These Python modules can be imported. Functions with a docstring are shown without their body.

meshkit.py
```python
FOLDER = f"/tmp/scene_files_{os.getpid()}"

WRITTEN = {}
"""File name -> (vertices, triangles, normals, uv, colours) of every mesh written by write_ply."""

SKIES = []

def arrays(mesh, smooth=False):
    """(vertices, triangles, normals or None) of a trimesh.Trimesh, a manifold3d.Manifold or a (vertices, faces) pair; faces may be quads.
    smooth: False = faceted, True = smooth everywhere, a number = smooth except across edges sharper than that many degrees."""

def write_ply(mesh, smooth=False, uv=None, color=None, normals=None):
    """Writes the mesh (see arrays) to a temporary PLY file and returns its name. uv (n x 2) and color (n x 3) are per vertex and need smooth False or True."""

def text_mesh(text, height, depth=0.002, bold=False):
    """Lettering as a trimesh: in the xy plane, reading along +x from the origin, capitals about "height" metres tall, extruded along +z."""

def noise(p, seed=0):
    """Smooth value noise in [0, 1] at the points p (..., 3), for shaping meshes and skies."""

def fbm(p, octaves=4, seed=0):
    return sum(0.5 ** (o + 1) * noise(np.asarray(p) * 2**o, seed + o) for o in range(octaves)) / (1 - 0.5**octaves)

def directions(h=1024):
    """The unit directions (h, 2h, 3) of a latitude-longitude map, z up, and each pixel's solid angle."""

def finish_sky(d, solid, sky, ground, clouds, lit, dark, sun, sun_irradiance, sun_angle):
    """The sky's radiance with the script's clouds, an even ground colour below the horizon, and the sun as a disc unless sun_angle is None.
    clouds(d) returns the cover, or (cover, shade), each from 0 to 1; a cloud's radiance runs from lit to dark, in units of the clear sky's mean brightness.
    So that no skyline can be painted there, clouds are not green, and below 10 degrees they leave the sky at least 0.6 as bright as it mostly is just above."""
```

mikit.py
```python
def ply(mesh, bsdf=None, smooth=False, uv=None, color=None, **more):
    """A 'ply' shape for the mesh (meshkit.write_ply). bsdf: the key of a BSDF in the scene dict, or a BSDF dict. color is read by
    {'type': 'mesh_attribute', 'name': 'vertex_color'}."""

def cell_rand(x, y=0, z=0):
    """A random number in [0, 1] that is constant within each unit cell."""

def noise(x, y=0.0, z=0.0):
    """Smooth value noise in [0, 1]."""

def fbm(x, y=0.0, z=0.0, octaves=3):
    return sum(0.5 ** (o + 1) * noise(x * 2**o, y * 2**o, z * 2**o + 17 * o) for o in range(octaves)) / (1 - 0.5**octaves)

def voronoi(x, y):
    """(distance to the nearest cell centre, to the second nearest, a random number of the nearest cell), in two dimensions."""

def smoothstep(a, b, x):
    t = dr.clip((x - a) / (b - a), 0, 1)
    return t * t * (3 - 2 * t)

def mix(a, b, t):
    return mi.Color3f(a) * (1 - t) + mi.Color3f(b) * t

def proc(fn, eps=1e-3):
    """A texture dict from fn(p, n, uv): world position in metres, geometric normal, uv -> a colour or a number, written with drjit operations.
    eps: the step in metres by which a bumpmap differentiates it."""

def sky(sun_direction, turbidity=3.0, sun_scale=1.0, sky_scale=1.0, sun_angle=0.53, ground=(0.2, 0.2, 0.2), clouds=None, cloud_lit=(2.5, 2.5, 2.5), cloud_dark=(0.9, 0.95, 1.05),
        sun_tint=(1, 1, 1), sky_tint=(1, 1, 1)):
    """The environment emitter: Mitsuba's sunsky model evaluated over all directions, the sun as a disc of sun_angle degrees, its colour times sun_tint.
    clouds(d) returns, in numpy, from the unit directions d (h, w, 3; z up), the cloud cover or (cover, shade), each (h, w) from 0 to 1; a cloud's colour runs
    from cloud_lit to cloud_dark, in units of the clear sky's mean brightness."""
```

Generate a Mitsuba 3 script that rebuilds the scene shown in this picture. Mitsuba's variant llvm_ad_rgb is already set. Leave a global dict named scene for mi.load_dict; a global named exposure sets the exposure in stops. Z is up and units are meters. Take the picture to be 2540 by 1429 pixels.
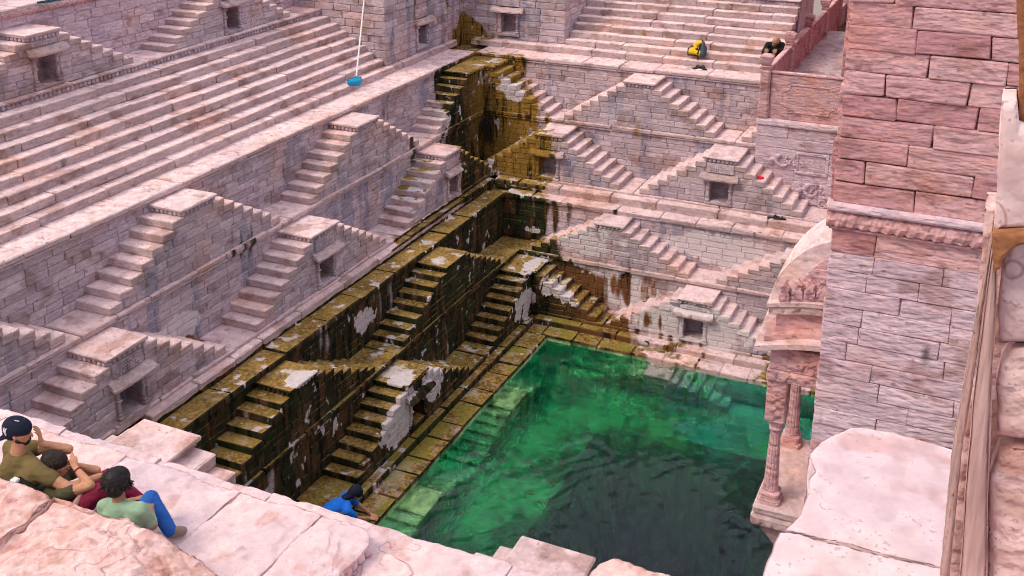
import math, random
import numpy as np
import trimesh, manifold3d, shapely, shapely.affinity, shapely.geometry as sg
import mitsuba as mi, drjit as dr
import mikit, meshkit
from mikit import proc, noise, fbm, smoothstep, mix, cell_rand

random.seed(7)
rng = np.random.default_rng(7)
T = mi.ScalarTransform4f

# ------------------------------------------------------------------ camera, sky, exposure
F_PX, YAW, PITCH, ROLL, PY = 2715.88, .42427955, .30935399, -.0045073, 372.985
CAM = np.array([8.063, -19.734, 11.0])
_cy, _sy, _cp, _sp = math.cos(YAW), math.sin(YAW), math.cos(PITCH), math.sin(PITCH)
_f = np.array([-_sy * _cp, _cy * _cp, -_sp]); _r = np.array([_cy, _sy, 0.]); _d = np.cross(_f, _r)
_r, _d = math.cos(ROLL) * _r + math.sin(ROLL) * _d, -math.sin(ROLL) * _r + math.cos(ROLL) * _d
CAM_M = np.array([_r, _d, _f])
exposure = 1.98
scene = {
    'camera': {'type': 'perspective', 'fov': math.degrees(2 * math.atan(1270 / F_PX)), 'fov_axis': 'x', 'near_clip': 0.05, 'far_clip': 400.0,
               'principal_point_offset_y': (714.5 - PY) / 1429,
               'to_world': T().look_at(CAM.tolist(), (CAM + _f).tolist(), (-_d).tolist())},
    'sky_light': mikit.sky((-.42, -.5, .76), turbidity=3, sun_scale=.42, sun_angle=24, clouds=lambda d: (1.0 + 0 * d[..., 2], 1 - np.clip(d[..., 2], 0, 1) ** .8),
                           cloud_lit=(3.3, 3.2, 3.45), cloud_dark=(.85, .85, 1.0), ground=(.3, .26, .25)),
}
labels = {}


def ray(u, v):
    return CAM_M.T @ np.array([(u - 1270) / F_PX, (v - PY) / F_PX, 1.])


def at(k, val, u, v):
    r = ray(u, v)
    return CAM + r * (val - CAM[k]) / r[k]


# ------------------------------------------------------------------ materials
# uv.x = tone of the piece, uv.y = kind of stone: .1 grey wall, .3 pink slab, .5 red sandstone, .7 pale lavender, .9 pale near slab
GREY, PINK, RED, PALE, SLAB = .1, .3, .5, .7, .9


def spot(p, x, y, z, rx, ry, rz):
    return smoothstep(1.35, .45, dr.sqrt(dr.square((p.x - x) / rx) + dr.square((p.y - y) / ry) + dr.square((p.z - z) / rz)))


def stone_rgb(p, n, uv):
    a = fbm(p.x * 1.3, p.y * 1.3, p.z * 1.3, 3)
    g = fbm(p.x * 9 + 3, p.y * 9, p.z * 26, 3)
    s = fbm(p.x * 34, p.y * 34, p.z * 34, 2)
    t = uv.x
    k = uv.y
    up = smoothstep(.5, .8, n.z)
    grey = mix((.395, .325, .375), (.575, .475, .535), t)
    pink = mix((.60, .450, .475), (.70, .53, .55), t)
    worn = mix((.44, .335, .345), (.56, .435, .45), t)          # weathered upright faces, also painted darker to deepen their shade
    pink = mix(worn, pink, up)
    red = mix((.47, .245, .275), (.63, .405, .435), t)
    pale = mix((.56, .425, .505), (.665, .53, .61), t)
    slab = mix((.68, .54, .57), (.74, .58, .59), t)
    c = mi.Color3f(dr.select(k < .2, grey, dr.select(k < .4, pink, dr.select(k < .6, red, dr.select(k < .8, pale, slab)))))
    c = c * mix((1, 1, 1), (1.03, .92, .84), smoothstep(.50, .75, a))
    c = c * (.66 + .58 * g) * (.80 + .38 * s)
    # bedding of the sandstone: short, crossing, broken layers
    tower = (k > .4) & (k < .8)
    q = noise(p.x * 2.3 + 5, p.y * 2.3, p.z * 3.1)
    vein = fbm(p.x * 6.5, p.y * 6.5 + 7, (p.z + .22 * q + .35 * (t - .5) * (p.x - 7)) * 20, 4)
    vk = dr.select(tower, dr.select(k < .6, mi.Float(.85), mi.Float(.40)), mi.Float(.22))
    c = c * mix((1, 1, 1), (.70, .60, .58), vk * smoothstep(.54, .70, vein))
    c = c * mix((1, 1, 1), (1.16, 1.06, .94), vk * smoothstep(.48, .30, vein))
    # rain streaks down the upright faces: cool grey run-off below the ledges
    st = noise(p.x * 3.1, p.y * 3.1, p.z * .35) * fbm(p.x * 7, p.y * 7, p.z * .9, 2)
    c = c * mix((1, 1, 1), (.62, .70, .80), (1 - up) * smoothstep(.28, .46, st) * dr.select(k < .2, mi.Float(.9), mi.Float(.25)))
    # grime and lichen blotches
    c = c * mix((1, 1, 1), (.66, .57, .52), smoothstep(.57, .72, fbm(p.x * 3.3 + 9, p.y * 3.3, p.z * 3.3, 3)) * .8)
    c = c * mix((1, 1, 1), (.50, .47, .46), smoothstep(.70, .78, fbm(p.x * 15, p.y * 15 + 3, p.z * 15, 3)) * .7)
    # plaster left on the far lower walls, white face of the niche staircase at the pool
    pn = .7 * (fbm(p.x * 2.2, p.y * 2.2, p.z * 3, 3) - .5) + .5 * (fbm(p.x * 8, p.y * 8, p.z * 2, 2) - .5)
    w = dr.maximum(spot(p, 1.35, 1.38, .75, .85, .14, .55), spot(p, 2.9, .62, .55, 1.75, .12, .62))
    w = dr.maximum(w, dr.maximum(spot(p, 3.2, 1.98, 1.75, 1.6, .12, .50), spot(p, .4, 1.36, 1.75, 1.1, .10, .45) * .85))
    w = dr.maximum(w, spot(p, -3.25, -7.6, 2.95, .12, .75, .32))
    c = mix(c, mi.Color3f(.62, .56, .60) * (.84 + .3 * s), smoothstep(.42, .56, w * .78 + pn) * (1 - .6 * up))
    r = dr.maximum(spot(p, 1.5, 1.38, .85, 1.0, .14, .55) * .62, dr.maximum(spot(p, -3.25, -7.6, 2.62, .6, .55, .18), spot(p, .35, .7, .35, .55, .12, .30) * .8))
    rn = fbm(p.x * 9, p.y * 9, p.z * 1.2, 3)
    c = mix(c, mi.Color3f(.20, .075, .025) * (.6 + .8 * s), smoothstep(.62, .74, r * .62 + .55 * rn))
    return c


def moss_amount(p, n):
    t = p.x + p.y
    z = p.z
    up = smoothstep(.80, .93, n.z)
    nz = fbm(p.x * 1.5, p.y * 1.5, p.z * .8 + 5, 3) - .5
    fine = fbm(p.x * 6, p.y * 6, p.z * dr.lerp(1.1, 6.0, up), 3) - .5
    drip = noise(p.x * 9, p.y * 9, p.z * .5) - .5
    low = smoothstep(2.44, 2.36, z)
    left = smoothstep(.25, -.25, t) * (1 - .62 * smoothstep(-7.0, -7.8, p.y) * smoothstep(-9.2, -8.6, p.y) * smoothstep(2.2, 2.3, z))
    back = smoothstep(1.5, .0, t - .95 * smoothstep(1.3, .9, z) - .55)
    w_low = low * dr.maximum(left, back) * .96
    w_drip = .60 * smoothstep(1.24, 1.08, z) * smoothstep(.1, .5, z) * smoothstep(4.4, 2.2, t) * smoothstep(.35, .62, noise(p.x * 4.5, p.y * 4.5, p.z * .4))
    walk = smoothstep(.3, .22, z) * (1 - .62 * smoothstep(1.2, 2.6, t) * (.45 + .8 * noise(p.x * 1.4, 3.3, 1.0)))
    mid = smoothstep(2.36, 2.44, z) * smoothstep(5.06, 4.9, z)
    # the corner: ochre run-off on both walls and on the inner half of the niche staircase
    w_mid = mid * dr.maximum(smoothstep(-2.35, -1.25, t) * smoothstep(2.2 + .2 * (z - 2.5), .9 + .2 * (z - 2.5), t), .85 * spot(p, -2.9, -.2, 3.0, .42, 1.0, .8) * up)
    w_l3 = smoothstep(2.44, 2.48, z) * smoothstep(2.60, 2.54, z) * smoothstep(-5.2, -4.2, t) * smoothstep(2.0, .5, t)
    dx, dy = p.x + 4.60, p.y - 5.35
    w_top = smoothstep(4.85, 5.0, z) * smoothstep(.95, .25, dr.sqrt(dx * dx + dy * dy) + 1.2 * dr.maximum(z - 5.25, 0))
    w = dr.maximum(dr.maximum(dr.maximum(w_low, walk), dr.maximum(w_mid, w_l3)), dr.maximum(w_top, w_drip))
    return smoothstep(.36, .62, w + .95 * nz + .85 * fine + (1 - up) * .5 * drip - .02)


def moss_rgb(p, n):
    up = smoothstep(.80, .93, n.z)
    a = fbm(p.x * 2.4, p.y * 2.4, p.z * 2.4, 3)
    b = fbm(p.x * 8, p.y * 8, p.z * 1.1, 3)
    f = fbm(p.x * 25, p.y * 25, p.z * 25, 2)
    top = mix((.10, .060, .013), (.30, .185, .050), smoothstep(.25, .7, .6 * a + .4 * f))
    top = mix(top, mi.Color3f(.30, .24, .19), smoothstep(.58, .70, b) * .55)
    wet = smoothstep(.3, .1, p.z)
    top = mix(top, mi.Color3f(.19, .15, .026), wet * smoothstep(.45, .62, a))
    ochre = smoothstep(-.9, .6, p.x + p.y) * smoothstep(2.3, 2.7, p.z)
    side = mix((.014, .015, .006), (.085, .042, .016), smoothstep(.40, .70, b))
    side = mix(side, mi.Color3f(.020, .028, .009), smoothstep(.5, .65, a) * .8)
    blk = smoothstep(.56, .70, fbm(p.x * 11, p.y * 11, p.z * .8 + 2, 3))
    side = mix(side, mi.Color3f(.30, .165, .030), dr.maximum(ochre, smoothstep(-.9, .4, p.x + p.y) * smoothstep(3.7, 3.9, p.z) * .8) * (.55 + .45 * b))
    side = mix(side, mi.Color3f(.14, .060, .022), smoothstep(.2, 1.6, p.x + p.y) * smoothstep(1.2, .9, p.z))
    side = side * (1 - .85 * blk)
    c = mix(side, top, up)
    under = smoothstep(-.02, -.10, p.z)
    c = mix(c, mix((.07, .17, .07), (.42, .60, .28), smoothstep(.36, .64, .5 * b + .5 * fbm(p.x * 1.1 + 4, p.y * 1.1, p.z, 3))), under)
    return c * (.65 + .7 * f)


def lime_amount(p, n):
    """Flaked patches of pale lime left on the mossy stone."""
    a = fbm(p.x * 2.6 + 11, p.y * 2.6, p.z * 2.0, 3)
    b = fbm(p.x * 13, p.y * 13, p.z * 6, 2)
    def spot(x, y, z, rx, ry, rz):
        return smoothstep(1.35, .55, dr.sqrt(dr.square((p.x - x) / rx) + dr.square((p.y - y) / ry) + dr.square((p.z - z) / rz)))
    w = spot(-.66, -5.15, .68, .12, .75, .50)
    w = dr.maximum(w, spot(-.66, -4.0, .78, .12, .42, .42))
    w = dr.maximum(w, spot(-.64, .25, .50, .12, .55, .36))
    w = dr.maximum(w, spot(-.85, -4.75, 1.16, .22, .35, .08))
    w = dr.maximum(w, spot(-1.93, -4.1, 1.80, .12, .42, .32))
    w = dr.maximum(w, spot(-1.3, -7.0, 2.22, .3, .30, .10))
    w = dr.maximum(w, spot(-1.27, -8.0, .55, .12, .16, .35))
    w = dr.maximum(w, spot(-2.7, -.55, 3.1, .35, .75, .5) * .8)
    w = dr.maximum(w, spot(-2.62, .6, 3.2, .25, .5, .6) * .9)
    w = dr.maximum(w, spot(-3.45, 1.4, 4.05, .5, .45, .3) * .9)
    w = dr.maximum(w, spot(-2.45, 3.55, 4.4, .35, .3, .35) * .8)
    w = dr.maximum(w, spot(-.75, .9, 1.16, .18, .35, .1) * .9)
    w = dr.maximum(w, spot(.1, .7, .85, .7, .3, .35) * .75)
    d = fbm(p.x * 5.5 + 3, p.y * 5.5, p.z * 2.6, 3)
    up = smoothstep(.80, .93, n.z)
    return dr.maximum(smoothstep(.70, .76, a * .40 + b * .38 + d * .45 + .36 * w - .06), up * .75 * smoothstep(.575, .64, .55 * d + .45 * a + .05 * w))


def stone_all(p, n, uv):
    m = moss_amount(p, n)
    c = stone_rgb(p, n, uv)
    c = mix(c, moss_rgb(p, n), m)
    return mix(c, mi.Color3f(.56, .50, .52) * (.75 + .35 * fbm(p.x * 20, p.y * 20, p.z * 20, 2)), m * lime_amount(p, n) * smoothstep(-.02, .06, p.z))


def stone_height(p, n, uv):
    k = uv.y
    bed = dr.select((k > .4) & (k < .8), mi.Float(.026), mi.Float(.005))
    return .009 * fbm(p.x * 14, p.y * 14, p.z * 30, 3) + bed * fbm(p.x * 10, p.y * 10, p.z * 30 + 2 * noise(p.x * 2, p.y * 2, p.z * 2), 4)


def near_rgb(p, n, uv):
    a = fbm(p.x * 1.9, p.y * 1.9, p.z * 1.9, 4)
    f = fbm(p.x * 15, p.y * 15, p.z * 15, 4)
    q = fbm(p.x * 85 + 5, p.y * 85, p.z * 85, 2)
    k = uv.y
    pale = mix((.68, .53, .565), (.74, .575, .585), smoothstep(.4, .65, a))
    rough = mix((.60, .36, .31), (.70, .50, .49), smoothstep(.35, .6, .6 * a + .4 * f))
    c = mix(pale, rough, smoothstep(.3, .7, k + 1.1 * (a - .5)))
    pit = smoothstep(.66, .74, q) * smoothstep(.45, .6, f)
    c = c * (.68 + .60 * f) * (1 - .30 * pit)
    c = c * mix((1, 1, 1), (.80, .66, .62), smoothstep(.56, .68, fbm(p.x * 4.5, p.y * 4.5 + 6, p.z * 4.5, 4)) * .8)
    # hairline cracks along the ridges of a noise
    r = dr.abs(fbm(p.x * 1.7 + 2, p.y * 1.7, p.z * 1.7, 4) - .5)
    c = c * mix((.66, .56, .55), (1, 1, 1), smoothstep(.0, .005, r + .03 * smoothstep(.36, .48, fbm(p.x * 1.3, p.y * 1.3 + 9, p.z, 2))))
    return c * mix((.93, .93, .97), (1.05, 1.02, 1.0), uv.x)


def near_height(p, n, uv):
    k = .5 + smoothstep(.3, .7, uv.y)
    return k * (.026 * fbm(p.x * 6, p.y * 6, p.z * 6, 4) + .022 * fbm(p.x * 26, p.y * 26, p.z * 26, 4))


def carve_height(p, n, uv):
    u, v = (p.x + p.y) * 19, p.z * 19
    r = noise(u, v, 1.5)
    return .03 * smoothstep(.3, .7, r) + .012 * noise(u * 3, v * 3, 4.0)


def bsdf(name, color, rough=.9, bump=None, spec=.25, eps=2e-3, **kw):
    b = {'type': 'principled', 'base_color': color if isinstance(color, dict) else {'type': 'rgb', 'value': list(color)}, 'roughness': rough, 'specular': spec, **kw}
    if bump is not None:
        b = {'type': 'bumpmap', 'arbitrary': proc(bump, eps), 'scale': 1.0, 'bsdf': b}
    scene[name] = {'type': 'twosided', 'bsdf': b}


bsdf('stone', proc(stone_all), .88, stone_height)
bsdf('near_stone', proc(near_rgb), .9, near_height)
bsdf('carved_stone', proc(lambda p, n, uv: stone_rgb(p, n, uv)), .9, carve_height)


# ------------------------------------------------------------------ helpers
used = {}


def numbered(name):
    i = used.get(name, -1) + 1
    used[name] = i
    return name if i == 0 else f'{name}_{i:03d}'


def tag(key, label=None, cat=None, group=None, kind=None):
    d = labels.setdefault(key, {})
    for a, b in (('label', label), ('category', cat), ('group', group), ('kind', kind)):
        if b:
            d[a] = b
    return key


def thing(name, label, cat, group=None):
    return tag(numbered(name), label, cat, group)


def put(name, mesh, mat='stone', parent=None, kind=GREY, tone=None, smooth=False):
    """One entry of the scene, child of parent."""
    key = numbered(f'{parent}__{name}' if parent else name)
    v, f, n = meshkit.arrays(mesh, False)
    uv = np.tile([[random.random() if tone is None else tone, kind]], (len(v), 1))
    scene[key] = mikit.ply((v, f), mat, smooth=smooth, uv=uv)
    return key


_c = np.array([[x, y, z] for x in (-1, 1) for y in (-1, 1) for z in (-1, 1)], float)


def _chamfer_topology():
    v = []
    for s in _c:
        for a in range(3):
            q = s * .8
            q[a] = s[a]
            v.append(q)
    v = np.array(v)
    h = trimesh.Trimesh(v, process=False).convex_hull if False else None
    from scipy.spatial import ConvexHull
    hull = ConvexHull(v)
    f = []
    for tri in hull.simplices:
        a, b, c = v[tri]
        f.append(tri if np.dot(np.cross(b - a, c - a), a + b + c) > 0 else tri[::-1])
    return np.array(f)


CH_F = _chamfer_topology()


def cbox(lo, hi, c=.012, jit=0.0):
    """A box with chamfered edges, its corners shifted at random."""
    lo, hi = np.asarray(lo, float), np.asarray(hi, float)
    half = (hi - lo) / 2
    c = min(c, *(half * .6))
    v = np.repeat(_c * half, 3, axis=0)
    for i in range(8):
        for a in range(3):
            for b in range(3):
                if b != a:
                    v[3 * i + a, b] -= _c[i, b] * c
    if jit:
        v += np.repeat(rng.uniform(-jit, jit, (8, 3)), 3, axis=0) + rng.uniform(-jit, jit, v.shape) * .35
    return v + (lo + hi) / 2, CH_F


class Side:
    """A side of the well: s runs along the wall, d outward (0 at the pool's edge), z up."""

    def __init__(self, name):
        self.n = name

    def map(self, v):
        v = np.asarray(v, float)
        s, d, z = v[:, 0], v[:, 1], v[:, 2]
        if self.n == 'left':
            return np.stack([d, s, z], 1)
        if self.n == 'back':
            return np.stack([s, -d, z], 1)
        return np.stack([s, d - 8.9, z], 1)      # near

    def mesh(self, m):
        v, f = (m[0], m[1]) if isinstance(m, tuple) else (np.array(m.vertices), np.array(m.faces))
        return self.map(v), (f if self.n == 'near' else f[:, ::-1])


LEFT, BACK, NEAR = Side('left'), Side('back'), Side('near')


def box(side, s0, s1, d0, d1, z0, z1, c=.012, jit=0.0):
    return side.mesh(cbox((s0, d0, z0), (s1, d1, z1), c, jit))


def join(ms):
    v, f, o = [], [], 0
    for a, b in ms:
        v.append(a); f.append(np.asarray(b) + o); o += len(a)
    return np.vstack(v), np.vstack(f)


def extrude_sz(side, poly, d0, d1):
    """A polygon in (s, z) extruded from d0 to d1."""
    out = []
    for g in getattr(poly, 'geoms', [poly]):
        if g.is_empty or g.area < 1e-6:
            continue
        m = trimesh.creation.extrude_polygon(g, d1 - d0, engine='earcut')
        v = np.array(m.vertices)
        v = np.stack([v[:, 0], v[:, 2] + d0, v[:, 1]], 1)
        out.append(side.mesh((v, np.array(m.faces)[:, ::-1])))
    return join(out)


def runs(a, b, lo, hi, gaps=()):
    """Splits [a, b] into pieces of lo..hi length, leaving out the gaps."""
    spans = [(a, b)]
    for g0, g1 in gaps:
        spans = [q for s0, s1 in spans for q in ((s0, min(s1, g0)), (max(s0, g1), s1)) if q[1] - q[0] > .02]
    out = []
    for s0, s1 in spans:
        s = s0
        first = random.uniform(.45, 1)
        while s < s1 - 1e-6:
            w = random.uniform(lo, hi) * first
            first = 1
            e = s + w
            if s1 - e < lo * .55:
                e = s1
            e = min(e, s1)
            out.append((s, e))
            s = e
    return out


def courses(side, parent, s0, s1, d, z0, z1, h, lo=.30, hi=.62, hole=None, skip=None, kind=GREY, depth=.12, gap=.0045, name='block', jit=.004, maxd=.012, mat='stone', c=.010):
    """Courses of single stones on a wall face at depth d; hole(z0, z1) gives gaps in s; skip(s0, s1, z0, z1) leaves hidden stones out."""
    nrow = max(1, round((z1 - z0) / h))
    hh = (z1 - z0) / nrow
    for j in range(nrow):
        a, b = z0 + j * hh, z0 + (j + 1) * hh
        for p, q in runs(s0, s1, lo, hi, hole(a, b) if hole else ()):
            if skip and skip(p, q, a, b):
                continue
            proud = random.uniform(-.2, 1) * maxd
            put(name, box(side, p + gap, q - gap, d - depth, d + proud, a + gap * .8, b - gap * .8, c, jit), mat, parent, kind)


def dentils(side, parent, s0, s1, d0, d1, z0, z1, step=.098, kind=GREY, keep=None):
    n = max(1, int((s1 - s0) / step))
    w = (s1 - s0) / n
    for i in range(n):
        a = s0 + i * w
        if keep and not keep(a):
            continue
        if random.random() < .04:
            continue
        put('dentil', box(side, a + .012, a + w - .012, d0, d1 + random.uniform(-.012, .004), z0 + random.uniform(0, .008), z1, .012, .003), 'stone', parent, kind)


def slabs(side, parent, s0, s1, d0, d1, z, th=.09, lo=.75, hi=1.35, kind=PINK, name='slab', jit=.007, gap=.006, c=.018):
    for a, b in runs(s0, s1, lo, hi):
        dz = random.uniform(-.006, .004)
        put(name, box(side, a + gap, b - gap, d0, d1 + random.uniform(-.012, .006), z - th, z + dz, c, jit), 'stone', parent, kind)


# ------------------------------------------------------------------ stairs against the walls
covers = {}          # (side, tier) -> list of stair outlines, to leave out stones that they hide


def stair(side, tier, label, c, hw, t, z0, z1, d0, d1, nl=7, nr=7, niche=False, parent=None, dent=True, jit=.006, span=None, broken=(), group=None, dside='l'):
    n = 7
    key = parent or thing('staircase', label, 'staircase', group)
    pl, pr = span if span else (c - hw, c + hw)
    rise = (z1 - z0) / (n + 1)
    prof = [(pl, z1 - .02)]
    for k in range(1, nl + 1):
        prof += [(pl - (k - 1) * t, z1 - k * rise - .02), (pl - k * t, z1 - k * rise - .02)]
    prof += [(pl - nl * t, z0 - .02), (pr + nr * t, z0 - .02)]
    for k in range(nr, 0, -1):
        prof += [(pr + k * t, z1 - k * rise - .02), (pr + (k - 1) * t, z1 - k * rise - .02)]
    prof += [(pr, z1 - .02)]
    outline = sg.Polygon(prof).buffer(0)
    covers.setdefault((side.n, tier), []).append(outline)
    nw, nh0, nh1 = .235, z0 + .07, z0 + .58
    core = outline.buffer(-.012)
    hole = sg.box(c - nw, nh0, c + nw, nh1)
    if niche:
        put('core', join([extrude_sz(side, core, d0 - .05, d1 - .34), extrude_sz(side, core.difference(hole), d1 - .34, d1 - .016)]), 'stone', key, GREY, .3)
    else:
        put('core', extrude_sz(side, core, d0 - .05, d1 - .016), 'stone', key, GREY, .3)
    # treads
    for sgn, cnt, e in ((-1, nl, pl), (1, nr, pr)):
        for k in range(1, cnt + 1):
            a, b = e + sgn * ((k - 1) * t - .04), e + sgn * (k * t)
            a, b = min(a, b), max(a, b)
            ztop = z1 - k * rise
            out = .012
            if (sgn, k) in broken:
                out = -.10
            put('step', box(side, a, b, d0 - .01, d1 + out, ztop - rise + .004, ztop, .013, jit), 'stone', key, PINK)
    # platform, its dentils
    th = .05
    jo = .045
    put('platform', box(side, pl - (jo if nl else 0), pr + (jo if nr else 0), d0 - .01, d1 + jo, z1 - th, z1, .014, jit), 'stone', key, PINK)
    if dent:
        dentils(side, key, pl - .02, pr + .02, d1 - .06, d1 + .028, z1 - th - .068, z1 - th, .088)
        if nl and dside == 'l':
            m = max(1, int((d1 - d0) / .088))
            for i in range(m):
                put('dentil', box(side, pl - .028, pl + .05, d1 - (i + 1) * .088 + .012, d1 - i * .088 - .012, z1 - th - .066, z1 - th, .012, .003), 'stone', key, GREY)
    # face stones
    for j in range(n):
        zz0, zz1 = z0 + j * rise, z0 + (j + 1) * rise
        k = n - j
        a = pl - (k - 1) * t + .04 if k <= nl else (pl - nl * t if nl == 0 else pl - nl * t)
        b = pr + (k - 1) * t - .04 if k <= nr else pr + nr * t
        gaps = []
        if niche:
            if zz1 > nh0 and zz0 < nh1:
                gaps.append((c - nw - .075, c + nw + .075))
            elif zz0 >= nh1 - .01 and zz0 < nh1 + .28:
                gaps.append((c - .34, c + .34))
        for p, q in runs(a, b, .30, .56, gaps):
            put('block', box(side, p + .0045, q - .0045, d1 - .11, d1 + random.uniform(-.004, .010), zz0 + .004, zz1 - .004, .010, jit * .8), 'stone', key, GREY)
    if niche:
        nk = numbered(key + '__niche')
        put('sill', box(side, c - nw - .07, c + nw + .07, d1 - .08, d1 + .05, z0 + .005, nh0, .014, .004), 'stone', nk, GREY)
        put('lintel', box(side, c - nw - .07, c + nw + .07, d1 - .10, d1 + .012, nh1 - .005, nh1 + .05, .012, .003), 'stone', nk, GREY)
        pillars(side, nk, c, nw, d1, nh0, nh1)
        canopy(side, nk, c, .43, d1, nh1 + .05)
        carve_panel(side, nk, c, .30, d1, nh1 + .15, z1 - .15)
    return key


def pillars(side, nk, c, nw, d1, z0, z1, r=.038):
    for sgn in (-1, 1):
        x = c + sgn * (nw + .01)
        hgt = z1 - z0
        parts = []
        for fz0, fz1, w in ((0, .12, r * 1.35), (.12, .2, r * 1.05), (.2, .55, r * .82), (.55, .62, r * 1.15), (.62, .85, r * .85), (.85, 1, r * 1.4)):
            parts.append(box(side, x - w, x + w, d1 - .04, d1 - .04 + 2 * w, z0 + fz0 * hgt + .001, z0 + fz1 * hgt - .001, w * .35))
        put('pillar', join(parts), 'stone', nk, GREY)


def canopy(side, nk, c, hw, d1, z, out=.15):
    """A drooping eave stone: a curved prism along the wall, its ends slightly upturned."""
    prof = np.array([(-.03, 0.0), (.05, .012), (.10, -.012), (out, -.045), (out + .004, -.012), (.11, .035), (.05, .065), (-.03, .08)])
    ns = 9
    v, f = [], []
    for i in range(ns):
        u = -1 + 2 * i / (ns - 1)
        for d, zz in prof:
            v.append((c + u * hw * (.94 + .06 * (d / out)), d1 + d, z + zz + .018 * abs(u) ** 3 + random.uniform(-.004, .004)))
    m = len(prof)
    for i in range(ns - 1):
        for k in range(m):
            a, b = i * m + k, i * m + (k + 1) % m
            f += [(a, b, b + m), (a, b + m, a + m)]
    for k in range(1, m - 1):
        f += [(0, k + 1, k), ((ns - 1) * m, (ns - 1) * m + k, (ns - 1) * m + k + 1)]
    put('canopy', side.mesh((np.array(v), np.array(f)[:, ::-1])), 'stone', nk, PINK)


def carve_panel(side, nk, c, hw, d1, z0, z1):
    """Small carved relief above the eave: a peak of knobs and scrolls."""
    ms = [box(side, c - hw, c + hw, d1 - .1, d1 + .006, z0, z1, .01, .002)]
    for i in range(11):
        u = -1 + 2 * i / 10
        hgt = (1 - abs(u)) * (z1 - z0) * .75 + .03
        for k in range(int(hgt / .045) + 1):
            rr = random.uniform(.012, .022)
            b = trimesh.creation.icosphere(1, rr)
            b.apply_translation((c + u * hw * .85 + random.uniform(-.008, .008), d1 + .008, z0 + .02 + k * .043))
            ms.append(side.mesh(b))
    put('carving', join(ms), 'stone', nk, GREY)


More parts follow.
